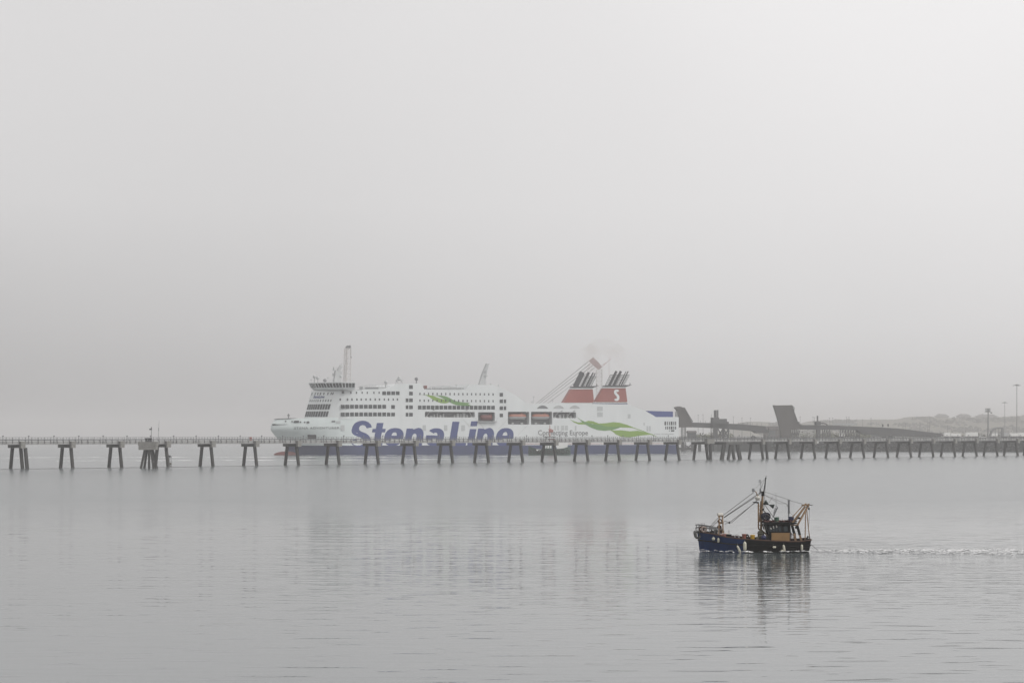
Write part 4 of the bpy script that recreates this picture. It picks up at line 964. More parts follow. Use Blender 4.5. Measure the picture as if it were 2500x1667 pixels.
a = LP(lk2, z4(1655,600)); b = LP(lk2, z4(1682,570)); MB().box((a.x,0,a.z),(b.x,3,b.z)).build('control_hut', M_steel, lk2)
a = LP(lk2, z4(1912,600)); b = LP(lk2, z4(1925,495)); MB().box((a.x,1,a.z),(b.x,3,b.z)).build('lifting_post', M_steel, lk2)
a = LP(lk2, z4(1898,612)); b = LP(lk2, z4(1955,568)); MB().box((a.x,0,a.z),(b.x,7,b.z)).build('machinery_house', M_steel, lk2)
m = MB().path([LP(lk2, z4(1955,590), 1), LP(lk2, z4(1990,588), 1), LP(lk2, z4(2020,600), 1), LP(lk2, z4(2040,614), 1)], .4); m.build('hoist_arm', M_steel, lk2)
a = LP(lk2, z4(1915,790)); b = LP(lk2, z4(1955,670)); MB().box((a.x,1,a.z),(b.x,7,b.z)).build('pier_column', M_steel, lk2)
m = MB()
for k in range(9):
    if k == 5: m.build('trestle_bracing', M_steel, lk2); m = MB()
    x = 1575+k*22 if k < 5 else 1975+(k-5)*30
    m.beam(LP(lk2,z4(x,775),2), LP(lk2,z4(x,672),2), .5, .5).beam(LP(lk2,z4(x,775),2), LP(lk2,z4(x+22,680),2), .4, .4)
m.build('trestle_bracing', M_steel, lk2); m = MB()
for k in range(8):
    x = k*34+8; m.beam(LP(lk2,z5(x,872),2), LP(lk2,z5(x,780),2), .5, .5).beam(LP(lk2,z5(x,872),2), LP(lk2,z5(x+30,785),2), .35, .35)
m.build('trestle_bracing', M_steel, lk2)
m = MB(); a = [LP(lk2, z4(2190,603), 2), LP(lk2, z5(0,705), 2), LP(lk2, z5(215,708), 2)]; m.beam(a[1]+Vector((-4,0,0)), a[2], 3, .9); 
for k in range(6): p = a[1].lerp(a[2], k/5); m.tube(p, p-Vector((0,0,4)), .15, n=4)
m.build('walkway_canopy', M_lgrey, lk2)
for x, y0, y1 in ((550,745,705),(618,742,700)):
    a = LP(lk2, z5(x,y0)); b = LP(lk2, z5(x,y1)); MB().tube(a, b, .15, n=5).box((b.x-.4,-.3,b.z-1.6),(b.x+.4,.3,b.z-.2)).build('traffic_signal', M_steel, lk2)

# ------------------------------------------------------------------ lamp poles, floodlights, vehicles, gantry on the quay
def lamp_pole(px, ytop, label, Y=1180, ybase=1069):
    b = P(px, ybase, Y); h = P(px, ytop, Y).z-7.3; t = thing('lamp_post', label, 'lamp post', (b.x, Y, 7.3), 0, 'thin lamp posts along the terminal roads')
    MB().tube((0,0,0),(0,0,h),.14,.08,n=6).build('post', M_pole, t); MB().box((-.4,-.15,h-.12),(.4,.15,h+.1)).build('lamp_head', M_pole, t)
rels = [(1704.5,1013,'lamp post left of the pair above the first linkspan deck'),(1716.5,1012,'lamp post right of the pair above the first linkspan deck'),
 (1790.5,1017,'tallest lamp post just right of the lifting posts'),(1811.5,1020,'lamp post above the middle of the first linkspan deck'),(1832.5,1020,'lamp post near the shore end of the first linkspan deck'),
 (1899,1026,'lamp post just left of the slab ramp base'),(1953.5,1017,'lamp post just right of the slab ramp'),(1985,1018,'left of two close lamp posts before the single lifting post'),(1988.5,1019,'right of two close lamp posts before the single lifting post'),
 (2025.5,1020,'lamp post behind the second linkspan deck right of its lifting post'),(2033,1020,'shorter companion lamp post beside the second linkspan deck'),(2066.5,1018,'left lamp post above the walkway canopy'),(2072.5,1018,'right lamp post above the walkway canopy'),
 (2106,1024,'lamp post where the road deck starts to fall'),(2126.5,1021,'thicker lamp post on the falling road deck'),(2211,1034,'lamp post above the middle of the falling road deck'),(2246,1031,'lamp post over the lower road deck'),(2265,1033,'left of the lamp posts at the foot of the road deck'),(2269,1033,'right of the lamp posts at the foot of the road deck'),(2313.5,1038,'lamp post before the hillside between road deck and trailers')]
for px, yt, lb in rels: lamp_pole(px, yt, lb)
def high_mast(px, ytop, label, r, head, Y=1250):
    b = P(px, 1069, Y); h = P(px, ytop, Y).z-7.3; t = thing('high_mast', label, 'light mast', (b.x, Y, 7.3))
    MB().tube((0,0,0),(0,0,h),r,r*.55,n=8).build('mast', M_pole, t)
    m = MB()
    if head == 'ring':
        m.lathe([(1.2,-.3),(1.4,0),(.3,.5)], (0,0,h))
        for k in range(8): a = k*math.pi/4; m.beam((0,0,h),(2.4*math.cos(a),2.4*math.sin(a),h-.3),.15,.15).box((2.2*math.cos(a)-.45,2.2*math.sin(a)-.45,h-.55),(2.2*math.cos(a)+.45,2.2*math.sin(a)+.45,h-.25))
    else:
        m.box((-1.9,-.2,h-2.2),(1.6,1.6,h-1.9))
        for k in range(3):
            for j in range(2): m.box((-1.8+k*1.1,-.4,h-1.8+j*1.2),(-1.0+k*1.1,-.1,h-.9+j*1.2))
        for k in range(4): m.tube((-1.8+k*1.1,0,h-2),(-1.8+k*1.1,0,h+.6),.07,n=4)
        m.box((1.6,-.3,h-3),(2.6,.3,h-2.2))
    m.build('lamp_head', M_pole, t)
high_mast(2482.5, 939.5, 'tallest slender light mast at the right edge with a wide ring head', .30, 'ring')
high_mast(2453, 982, 'faint short light mast between the floodlight tower and the tall mast', .3, 'ring', 1700)
high_mast(2412.5, 998, 'thick floodlight tower with a square lamp cluster', .62, 'box')
def trailer(px0, px1, y0, y1, label, Y=1160, m=M_lorry):
    a = P(px0, y1, Y); b = P(px1, y0, Y); w_ = b.x-a.x; t = thing('trailer', label, 'lorry trailer', ((a.x+b.x)/2, Y, 7.31), 0, 'trailers parked on the quay')
    zt = b.z-7.31; MB().box((-w_/2,0,1.1),(w_/2,2.6,zt)).build('box_body', m, t)
    ch = MB().box((-w_/2+.3,.4,.8),(w_/2-.3,2.2,1.09)).build('chassis', M_dark, t)
    for x in (-w_/2+1.5, w_/2-2.6, w_/2-1.4): MB().tube((x,.2,.5),(x,.55,.5),.5,n=12).tube((x,2.0,.5),(x,2.4,.5),.5,n=12).build('wheel', M_black, t)
trailer(2306,2320,1056,1068,'white trailer at the foot of the falling road deck'); trailer(2322,2346,1057.5,1067,'long pale trailer right of the road deck foot')
trailer(2358,2388,1055,1068,'tall white trailer left of the floodlight tower'); trailer(2416,2436,1054.5,1068,'bright white trailer under the arched gantry')
trailer(2443,2462,1056,1067,'grey trailer right of the arched gantry', m=M_lgrey); trailer(2466,2486,1057,1067,'white trailer below the tall light mast'); trailer(2487,2510,1056,1067,'white trailer at the right edge of the quay')
trailer(2050,2062,1057,1067,'white trailer left under the linkspan road deck'); trailer(2128,2166,1059.5,1067.5,'dark trailer below the falling road deck', m=M_mgrey)
def car(px, label, col, Y=1120):
    p = P(px, 1070, Y); t = thing('car', label, 'car', (p.x, Y, 7.31), 0, 'cars parked on the quay')
    m = MB(); m.prism([(-2.1,0,.35),(2.1,0,.35),(2.15,0,.85),(1.3,0,1.0),(-1.2,0,1.02),(-2.1,0,.9)], (0,1.7,0)).build('body', col, t)
    MB().prism([(-1.3,.1,1.02),(1.2,.1,1.0),(.7,.1,1.45),(-.8,.1,1.47)], (0,1.5,0)).build('cabin', M_glass, t)
    for x in (-1.35, 1.35): MB().tube((x,-.03,.34),(x,.22,.34),.34,n=12).tube((x,1.5,.34),(x,1.75,.34),.34,n=12).build('wheel', M_black, t)
for i, (px, lb, c) in enumerate([(2070,'white car left under the linkspan road deck',M_lorry),(2084,'silver car under the linkspan road deck',M_lgrey),(2094,'dark car under the linkspan road deck',M_mgrey),(2174,'silver car below the falling road deck',M_lgrey),(2400,'white car before the floodlight tower',M_lorry),(2294,'silver car by the road deck foot',M_lgrey),(1770,'white car beside the first linkspan trestle',M_lorry),(1840,'silver car below the shore end of the first linkspan',M_lgrey)]): car(px, lb, c)
t = thing('gantry', 'curved steel gangway arch standing among the white trailers', 'gantry', P(2434, 1069, 1150)); t.location.z = 7.3
Gg = lambda x, y: (lambda p: Vector((p.x-t.location.x, 0, p.z-7.3)))(P(*z5(x,y), 1150))
m = MB().path([Gg(1925,860), Gg(1945,800), Gg(1985,762), Gg(2030,752), Gg(2085,755), Gg(2090,860)], .4)
m.path([p+Vector((0,3,0)) for p in (Gg(1925,860), Gg(1945,800), Gg(1985,762), Gg(2030,752), Gg(2085,755), Gg(2090,860))], .4)
m.build('arch', M_pole, t)
m = MB()
for x in (1985,2030,2060): m.tube(Gg(x,757), Gg(x,860), .2, n=5)
m.tube(Gg(1925,815), Gg(2090,815), .2, n=5); m.build('bracing', M_pole, t)
# low terminal sheds and scrub behind the quay edge
def shed(px0, px1, y0, label, Y, m_=M_render):
    a = P(px0, 1069, Y); b = P(px1, y0, Y); w_ = (b.x-a.x)/2; h = b.z-7.3; t = thing('shed', label, 'shed', ((a.x+b.x)/2, Y, 7.3))
    MB().box((-w_,0,0),(w_,9,h*.72)).build('wall', m_, t); MB().prism([(-w_-.4,-.5,h*.72+.003),(-w_-.4,9.5,h*.72+.003),(-w_-.4,4.5,h)], (2*w_+.8,0,0)).build('roof', M_roof, t)
    MB().box((-w_*.4,-.08,.2),(-w_*.1,.05,h*.55)).build('door', M_mgrey, t)
shed(1868, 1912, 1040, 'brown shed at the shore end of the first linkspan', 1190); shed(1680, 1700, 1051, 'small frame hut behind the ferry stern platform', 1135, M_mgrey)
shed(1880, 1893, 1042, 'narrow tower shed left of the slab ramp', 1150, M_mgrey)
b = MB()
for k in range(2600):
    px = random.choice((random.uniform(2040,2125), random.uniform(1985,2110), random.uniform(2160,2500), random.uniform(1700,1790), random.uniform(1890,2040))); Y = random.uniform(1240, 1400); r = random.uniform(.3,1.1)
    c = P(px, 1069, Y); c.z = 7.4+abs(random.gauss(0, 1.5)); a = random.uniform(0, 6.28); d = Vector((math.cos(a), math.sin(a), random.uniform(-.6,.6)))*r; e = Vector((-math.sin(a), math.cos(a), random.uniform(.2,1)))*r
    b.add([c-d, c+e*.5, c+d, c-e*.5], [(0,1,2,3)])
tag(b.build('scrub', mat('scrub leaves', (.09,.095,.05), .9, .4, .3)), 'low scrub and weeds on the quay ground behind the linkspans', 'scrub', kind='stuff')
# boulders at the quay foot (rubble slope)
b = MB()
for k in range(1500):
    i = random.randrange(2, 5); u = random.random(); a, c = plan[i-1], plan[i]; x = a[0]+(c[0]-a[0])*u; y = a[1]+(c[1]-a[1])*u-random.uniform(.2,5); z = (a[1]+(c[1]-a[1])*u-y); z = 5.2-z*1.15; r = random.uniform(.5,1.2)
    vs = [(x+random.uniform(-r,r), y+random.uniform(-r,r)*.7, z+random.uniform(-r,r)*.7) for _ in range(5)]
    b.add(vs, [(0,1,2),(0,2,3),(0,3,4),(0,1,4),(1,2,4),(2,3,4),(1,3,4)])
tag(b.build('rubble', M_quay), 'dark boulder slope along the foot of the quay wall', 'rubble', kind='stuff')
# ------------------------------------------------------------------ FISHING BOAT
YB = 160.0; XB = 15.0
def K(zx, zy, t=0.0):
    """photo zoom px -> boat-local point on the plane t metres beyond the boat's centreline"""
    px, py = 1680+zx/6.818, 1140+zy/6.818
    return Vector(((px-1250)/F*(YB+t)-XB, t, HC-(py-HY)/F*(YB+t)))
boat = thing('fishing_boat', 'small fishing boat with blue bow and black stern under way on calm water', 'fishing boat', (XB, YB, 0))
STA = [(150,1083,.02,.02),(168,1082,.22,.05),(215,1083,.62,.12),(300,1095,1.05,.38),(400,1110,1.38,.72),(500,1133,1.58,1.02),(620,1162,1.72,1.28),(800,1184,1.82,1.52),(1000,1203,1.86,1.64),(1200,1216,1.86,1.66),(1450,1230,1.84,1.62),(1700,1240,1.76,1.52),(1900,1233,1.62,1.36),(2050,1212,1.42,1.12)]
RW = 7
def station(i):
    zx, zs_, bd, bw = STA[i]; p = K(zx, zs_, -bd); x = p.x; zt = p.z; stem = max(0, (260-zx)/110)
    res = []
    for j in range(RW+1):
        v = j/RW; z = -.7+(zt+.7)*v
        k = max(0, (z/zt)) if z > 0 else 0
        b = bw+(bd-bw)*k**1.25 if z > 0 else bw*(1-(-z/.7)**2*.9)
        xs = x+stem*.32*(1-v)*.95 if zx < 260 else (x-.24*(1-v)*((zx-1900)/150 if zx > 1900 else 0))
        res.append((xs, b, z))
    return res
sts = [station(i) for i in range(len(STA))]
def refine(sts, n=4):
    out = []
    for a, b in zip(sts, sts[1:]):
        for k in range(n):
            f = k/n; out.append([tuple(a[j][c]*(1-f)+b[j][c]*f for c in range(3)) for j in range(RW+1)])
    return out+[sts[-1]]
fine = refine(sts)
xsplit = K(985, 1300, -1.6).x
def skin(sel, name, m, par=boat):
    mb = MB()
    for sgn in (-1, 1):
        o = len(mb.v)
        for st in sel:
            for (x, b, z) in st: mb.v.append((x, sgn*b, z))
        k = RW+1
        for i in range(len(sel)-1):
            for j in range(RW): mb.f.append((o+i*k+j, o+(i+1)*k+j, o+(i+1)*k+j+1, o+i*k+j+1)); mb.mi.append(0)
    if name != 'bow_hull':
        st = sel[-1]; mb.add([(x, -b, z) for x, b, z in st]+[(x, b, z) for x, b, z in st], [(j, RW+1+j, RW+2+j, j+1) for j in range(RW)])
    return mb.build(name, m, par, smooth=True)
ia = max(i for i, st in enumerate(fine) if st[RW][0] <= xsplit)
hullb = skin(fine[:ia+1], 'bow_hull', M_bblue); skin(fine[ia:], 'stern_hull', M_bblack)
def side_at(x, z):
    for a, b in zip(fine, fine[1:]):
        if a[RW][0] <= x <= b[RW][0]:
            f = (x-a[RW][0])/(b[RW][0]-a[RW][0]); zt = a[RW][2]*(1-f)+b[RW][2]*f; v = max(0, min(1, (z+.7)/(zt+.7)))*RW; j = min(RW-1, int(v)); g = v-j
            q0 = a[j][1]*(1-f)+b[j][1]*f; q1 = a[j+1][1]*(1-f)+b[j+1][1]*f; return q0*(1-g)+q1*g
    return 1.5
m = MB(); top = [st[RW] for st in fine]                       # deck inside the bulwark and capping rail
dk = [(x, b*.97, z-.55 if x > 2.6 else z-.12) for x, b, z in top]
m.add([(x, -b, z) for x, b, z in dk]+[(x, b, z) for x, b, z in dk], [(i, i+1, len(dk)+i+1, len(dk)+i) for i in range(len(dk)-1)]); m.build('deck', M_bdeck, boat)
m = MB()
for sgn in (-1, 1):
    for a, b in zip(top, top[1:]): m.beam((a[0], sgn*a[1], a[2]+.02), (b[0], sgn*b[1], b[2]+.02), .12, .09)
m.beam((top[-1][0],-top[-1][1],top[-1][2]+.02),(top[-1][0],top[-1][1],top[-1][2]+.02),.12,.09); m.build('capping_rail', M_rust, boat)
m = MB()                                                      # rubbing strake
for a, b in zip(fine[3:], fine[4:]):
    za, zb_ = a[RW][2]*.58, b[RW][2]*.58
    m.beam((a[RW][0], -side_at(a[RW][0], za)-.02, za), (b[RW][0], -side_at(b[RW][0], zb_)-.02, zb_), .07, .09)
m.build('rubbing_strake', M_bblack, boat)
m = MB()                                                      # bow rails
R1 = [K(125,962,-.1), K(180,958,-.45), K(320,985,-1.1), K(490,1020,-1.55), K(585,1042,-1.65)]
R2 = [K(128,1005,-.1), K(185,1003,-.45), K(330,1022,-1.1), K(495,1050,-1.55)]
for rr in (R1, R2):
    for sgn in (1, -1): m.path([Vector((p.x, p.y*sgn, p.z)) for p in rr], .035, n=5)
for zx, y0 in ((140,962),(187,958),(255,972),(330,985),(410,1003),(490,1020),(560,1036)):
    p = K(zx, y0, 0); i = min(range(len(top)), key=lambda i: abs(top[i][0]-p.x)); b = top[i][1]*.97
    for sgn in (-1, 1): m.tube((p.x, sgn*b, top[i][2]), (p.x, sgn*b, p.z), .03, n=5)
m.build('bow_railing', M_rail, boat)
m = MB(); 
for k in range(16): zx = 330+random.uniform(0,150); a = K(zx, 1105, random.uniform(-1.2,-.6)); m.tube(a, a+Vector((random.uniform(-.15,.15),0,random.uniform(.15,.42))), random.uniform(.03,.07), n=5)
m.build('deck_gear', M_bdeck, boat)
# fore gantry with lamp drum
m = MB()
for t_ in (-.45, .45):
    m.beam(K(508,1140,t_), K(518,815,t_*.8), .09, .09).beam(K(583,1140,t_), K(573,815,t_*.8), .10, .10)
    m.beam(K(505,960,t_), K(590,905,t_), .08, .08).beam(K(510,900,t_), K(590,955,t_), .08, .08).beam(K(505,1040,t_), K(590,1030,t_), .1, .1)
m.beam(K(515,820,-.4), K(515,820,.4), .14, .14).beam(K(575,820,-.4), K(575,820,.4), .14, .14)
g = m.build('fore_gantry', M_tan, boat)
m = MB().tube(K(500,795,0), K(580,795,0), .17, n=14).tube(K(492,765,.1), K(498,815,.1), .05).beam(K(515,770,0), K(580,770,0), .1, .1); m.build('lamp_drum', M_wcab, boat)
m = MB().tube(K(520,1000,-.3), K(520,1000,.3), .2, n=12).tube(K(545,1060,-.3), K(545,1060,.3), .24, n=12).torus(K(530,900,0), .16, .05); m.build('winch', M_rust, boat)
# main mast
m = MB()
m.tube(K(1170,1010,-.2), K(1170,600,-.2), .065).tube(K(1213,1045,0), K(1242,400,0), .095, .085, n=10).tube(K(1192,900,.25), K(1215,560,.15), .07)
m.path([K(1170,1005,-.2), K(1180,1030,-.2), K(1215,1045,0)], .065)
m.tube(K(1205,1035,-.2), K(1350,1160,-.5), .075).tube(K(1215,1035,0), K(1222,1215,0), .12)
for y in (640, 700, 760, 850, 905, 960): m.beam(K(1168,y+6,-.2), K(1222,y,-.05), .05, .05)
m.build('main_mast', M_tan, boat)
m = MB().tube(K(1258,430,0), K(1292,190,0), .05, .04).tube(K(1290,200,0), K(1300,140,0), .035, .015).ball(K(1292,186,0), .07).box(K(1225,480,-.15), K(1262,400,.15)); m.build('topmast', M_wh, boat)
m = MB().tube(K(1211,430,.1), K(1211,215,.1), .025, n=5).beam(K(1175,215,.1), K(1211,215,.1), .04, .04).tube(K(1182,218,.1), K(1182,262,.1), .03, n=5).tube(K(1197,355,.1), K(1197,450,.1), .05, n=6).beam(K(1178,245,.1),K(1208,245,.1),.03,.03); m.build('aerial', M_mgrey, boat)
m = MB().path([K(1110,400,-.1), K(1132,412,-.1), K(1145,455,-.05), K(1165,490,0)], .04, n=6); br = m.build('lamp_bracket', M_tan, boat)
MB().prism([K(1064,356,-.3), K(1102,356,-.3), K(1112,408,-.3), K(1070,414,-.3)], (0,.25,0)).build('floodlight', M_lamp, br)
m = MB().lathe([(.22,-.1),(.24,.0),(.2,.1),(.08,.14)], K(1158,508,-.1), n=14).box(K(1130,555,-.2), K(1185,515,.1)); m.build('radar', M_wcab, boat)
m = MB().prism([K(1080,590,-.3), K(1105,578,-.3), K(1175,580,-.3), K(1175,604,-.3), K(1110,596,-.3)], (0,.6,0)); m.build('crosstree', M_wh, boat)
# day shape: two cones point to point
m = MB(); a = K(1272,582,0); c = K(1345,625,0); b = K(1425,655,0)
m.lathe([(.24,0),(.02,(c-a).length)], a, (c-a), n=14).lathe([(.02,0),(.2,(b-c).length)], c, (b-c), n=14)
o = m.build('day_shape', mat('day shape green', (.009,.018,.015), .7, .2, 3), None); tag(o, 'dark double cone day shape hanging behind the main mast of the fishing boat', 'day shape'); o.location = (XB, YB, 0)
# wheelhouse
def ph(pts, t0, t1, name, m_, par=boat):
    mb = MB(); n = len(pts); A = [K(x, y, t0) for x, y in pts]; B = [Vector((p.x, t1, p.z)) for p in A]
    mb.add(A+B, [tuple(range(n-1,-1,-1)), tuple(range(n, 2*n))]+[(k,(k+1)%n,n+(k+1)%n,n+k) for k in range(n)]); return mb.build(name, m_, par)
wh = ph([(1345,1090),(1312,955),(1700,955),(1712,1090)], -1.05, 1.15, 'wheelhouse', M_wh)
ph([(1235,925),(1270,916),(1800,922),(1830,938),(1700,956),(1290,948)], -1.3, 1.35, 'roof', M_wh, wh)
ph([(1390,1092),(1690,1092),(1690,1238),(1388,1238)], -1.12, -1.0, 'side_panel', M_tanbox, wh)
ph([(1350,1092),(1712,1092),(1712,1245),(1350,1245)], -.98, 1.1, 'deckhouse', M_wh, wh)
def win(pts, m_=M_bgl, name='window'): ph(pts, -1.09, -1.0, name, m_, wh)
for x0, x1 in ((1350,1392),(1402,1440),(1452,1488),(1500,1545)):
    win([(x0-4,980),(x1-8,980),(x1+6,1068),(x0+8,1068)])
win([(1590,985),(1655,985),(1662,1068),(1594,1068)])
for pts in ([(1362,1008),(1380,1005),(1392,1030),(1376,1034)], [(1410,975),(1428,975),(1434,1018),(1418,1020)], [(1458,968),(1478,966),(1486,1004),(1468,1008)]):
    ph(pts, -1.1, -1.092, 'sky_gap_panel', M_wcab, wh)  # white panels painted for the bright sky seen through the windows
m = MB()
for x0, x1 in ((1245,1350),(1262,1345)): m.beam(K(x0-10,945,-.9), K(x1,1165,-.9), .09, .09)
m.beam(K(1235,940,-1.1), K(1262,1035,-1.1), .08, .08).beam(K(1262,950,-.8), K(1300,1080,-.8), .14, .1); m.build('canopy_stay', M_wh, wh)
win([(1244,960),(1258,960),(1290,1060),(1268,1060)], M_wcab, 'front_sky_gap_panel')  # white panel painted for the bright sky gap ahead of the wheelhouse
m = MB()
for x in (1705,1735,1765,1800): m.tube(K(x,1240,-1), K(x-15,1090,-1), .03, n=5)
m.path([K(1700,1100,-1), K(1780,1150,-1)], .03); m.build('aft_railing', M_rust, boat)
# roof clutter
m = MB(); random.seed(3)
for k in range(330):
    zx = random.uniform(1240, 1810); c = K(zx, 905-abs(random.gauss(0, 12)), random.uniform(-1.0,.6)); r = random.uniform(.05,.14); a = random.uniform(0,6.28); u_ = Vector((math.cos(a),math.sin(a),random.uniform(-.5,.5)))*r; w2 = Vector((-math.sin(a),math.cos(a),random.uniform(.1,1)))*r*.6
    m.add([c-u_, c-w2, c+u_, c+w2], [(0,1,2,3)])
m.tube(K(1250,905,-.4), K(1700,912,-.4), .12, n=8)
o = m.build('net_heap', M_net, None); o.location = (XB, YB, 0); tag(o, 'reddish heap of fishing nets spread over the wheelhouse roof', 'net', kind='stuff')
m = MB(); c = K(1295,820,-.3)
for k in range(5): m.torus(c+Vector((random.uniform(-.12,.12), k*.09-.2, random.uniform(-.08,.08))), .2+.02*k, .07, axis=(random.uniform(-.4,.4),1,random.uniform(-.4,.4)))
m.box(c-Vector((.05,.1,.32)), c+Vector((.25,.15,.05)))
o = m.build('rope_coil', mat('blue rope', (.014,.016,.03), .9, .5, 9), None); o.location = (XB,YB,0); tag(o, 'dark blue coil of rope and netting beside the mast on the wheelhouse roof', 'rope coil')
def drum(name, x0, x1, y0, y1, t, m_, label, cat='drum', taper=1.0, rim=True):
    a = K((x0+x1)/2, y1, t); h = K(0, y0, t).z-a.z; r = (K(x1,0,t).x-K(x0,0,t).x)/2; b = thing(name, label, cat, Vector((XB,YB,0))+a)
    MB().lathe([(r*taper,0),(r*(taper+1)/2,h*.5),(r,h*.94),(r*1.06,h*.95),(r*1.06,h),(r*.92,h),(r*.9,h*.8),(.01,h*.8)], n=18).build('body', m_, b, smooth=True)
    if rim: MB().torus((0,0,h), r, .03, axis=(0,0,1)).build('rim', m_, b, smooth=True)
drum('drum', 1432,1512,838,915,-.5, M_greenpl, 'dull green drum standing on the wheelhouse roof')
drum('drum', 1666,1760,828,905,-.3, M_bluepl, 'dark blue drum on the aft end of the wheelhouse roof')
drum('tub', 896,968,1116,1200,-.9, M_ort, 'rust orange tub on the foredeck behind the bulwark', 'tub', .85)
drum('tub', 1032,1112,1130,1212,-.9, M_ygl, 'yellow tub on deck in front of the main mast', 'tub', .82)
b = thing('buoy', 'round dark blue buoy on deck beside the foot of the main mast', 'buoy', Vector((XB,YB,0))+K(1255,1172,-1.0)); MB().ball((0,0,0), .23).build('float', M_bluepl, b, smooth=True); MB().tube((0,0,.2),(0,0,.32),.05).build('eye', M_wh, b)
m = MB().path([K(772,1190,-1), K(772,1135,-1), K(790,1120,-1), K(835,1120,-1), K(850,1135,-1), K(850,1190,-1)], .022, n=5).path([K(785,1190,-.7), K(785,1135,-.7), K(840,1132,-.7), K(840,1190,-.7)], .02, n=5)
m.build('deck_hoop', M_lgrey, boat)
m = MB().path([K(968,1190,-.9), K(965,1130,-.9), K(980,1118,-.9), K(1000,1135,-.9), K(1008,1158,-.9)], .07, n=8); m.build('vent_pipe', M_wh, boat)
b = thing('fish_box', 'white lidded box on the foredeck beside the fore gantry', 'box', (XB,YB,0)); ph([(580,1100),(680,1102),(684,1116),(578,1114)], -1.0, -.3, 'lid', M_wcab, b); ph([(584,1115),(676,1116),(676,1150),(584,1150)], -.95, -.35, 'body', M_rust, b)
b = thing('fish_box', 'orange box tucked against the fore gantry', 'box', (XB,YB,0)); ph([(548,1120),(632,1118),(634,1160),(548,1160)], -1.2, -1.02, 'body', M_cranered, b); ph([(546,1114),(634,1112),(634,1119),(546,1120)], -1.25, -.98, 'lid', M_cranered, b)
b = thing('fish_box', 'black box with slanted end between the orange box and the hoop', 'box', (XB,YB,0)); ph([(634,1124),(722,1126),(708,1166),(634,1166)], -1.2, -1.0, 'body', M_wh, b); ph([(634,1117),(726,1119),(722,1125),(634,1123)], -1.25, -.95, 'lid', M_wh, b)
m = MB(); m.lathe([(.20,0),(.26,.2),(.24,.5),(.3,.55),(.22,.75),(.1,.85)], K(1205,1215,-.6), n=12).box(K(1165,1110,-.75), K(1245,1080,-.3)).tube(K(1180,1150,-.8), K(1240,1150,-.8), .13); m.build('deck_winch', M_khaki, boat)
ph([(1133,1160),(1172,1160),(1172,1212),(1133,1212)], -1.2, -.9, 'hatch', M_khaki, boat)
m = MB().tube(K(680,1105,-.9), K(680,1040,-.9), .02, n=5); m.build('whip_aerial', M_wh, boat)
# exhaust stack and aft light mast
m = MB().tube(K(1676,830,.1), K(1676,760,.1), .05).tube(K(1676,775,.1), K(1676,555,.1), .085, n=10).box(K(1658,556,0), K(1698,544,.2)); m.build('exhaust_stack', M_mgrey, boat)
m = MB().tube(K(1412,840,0), K(1490,665,0), .05).tube(K(1425,760,0), K(1452,680,0), .03)
for x, y in ((1425,772),(1435,748),(1445,720),(1452,690),(1470,655)): m.box(K(x-10,y+8,-.08), K(x+10,y-8,.08))
m.build('light_mast', M_mgrey, boat)
# stern gantry
m = MB()
for t_ in (-1.0, 1.0):
    m.beam(K(1705,965,t_), K(1945,655,t_*.7), .11, .13).beam(K(1820,965,t_), K(2005,625,t_*.7), .11, .13).beam(K(1705,962,t_), K(1835,962,t_), .1, .12)
    m.beam(K(1895,635,t_*.7), K(2015,625,t_*.7), .14, .14).beam(K(1790,880,t_), K(1830,850,t_), .07, .07).beam(K(1735,830,t_), K(1915,630,t_*.7), .06, .06)
m.beam(K(1940,632,-.7), K(1940,632,.7), .15, .15).beam(K(2005,625,-.7), K(2005,625,.7), .14, .14)
m.beam(K(1925,640,-.7), K(1965,602,-.7), .1, .1).beam(K(1990,640,-.7), K(2015,605,-.7), .1, .1)
sg = m.build('stern_gantry', M_tan, boat)
m = MB()
for t_ in (-1.0, 1.0):
    m.beam(K(1728,968,t_), K(1765,1100,t_), .22, .2).beam(K(1815,968,t_), K(1858,1125,t_), .2, .2)
m.ball(K(1800,1000,-.9), .12).box(K(1828,862,-1.2), K(1862,830,-1.0)); m.build('gantry_leg', M_wh, sg)
m = MB()
for t_ in (-1.0, 1.0): m.beam(K(1762,1095,t_), K(1790,1225,t_), .17, .16).beam(K(1856,1120,t_), K(1888,1232,t_), .17, .16)
m.build('gantry_foot', M_tan, sg)
m = MB()
for t_ in (-.9, .9): m.beam(K(1956,690,t_*.7), K(1946,1212,t_), .075, .075).path([K(1973,685,t_*.7), K(2000,1000,t_), K(2028,1210,t_)], .04)
m.build('stern_post', M_tan, boat)
m = MB().beam(K(2012,628,-.7), K(2075,630,-.7), .08, .05).beam(K(1890,625,-.7), K(1920,640,-.7), .1, .1).box(K(2000,710,-.75), K(2020,675,-.6)).tube(K(2008,640,-.7), K(2010,680,-.7), .02); m.build('block', M_wh, boat)
m = MB().box(K(1972,1208,-1.2), K(2036,1185,-.9)).tube(K(1988,1190,-1), K(1988,1138,-1), .04).torus(K(2000,1180,-1), .12, .04); m.build('stern_fitting', M_wh, boat)
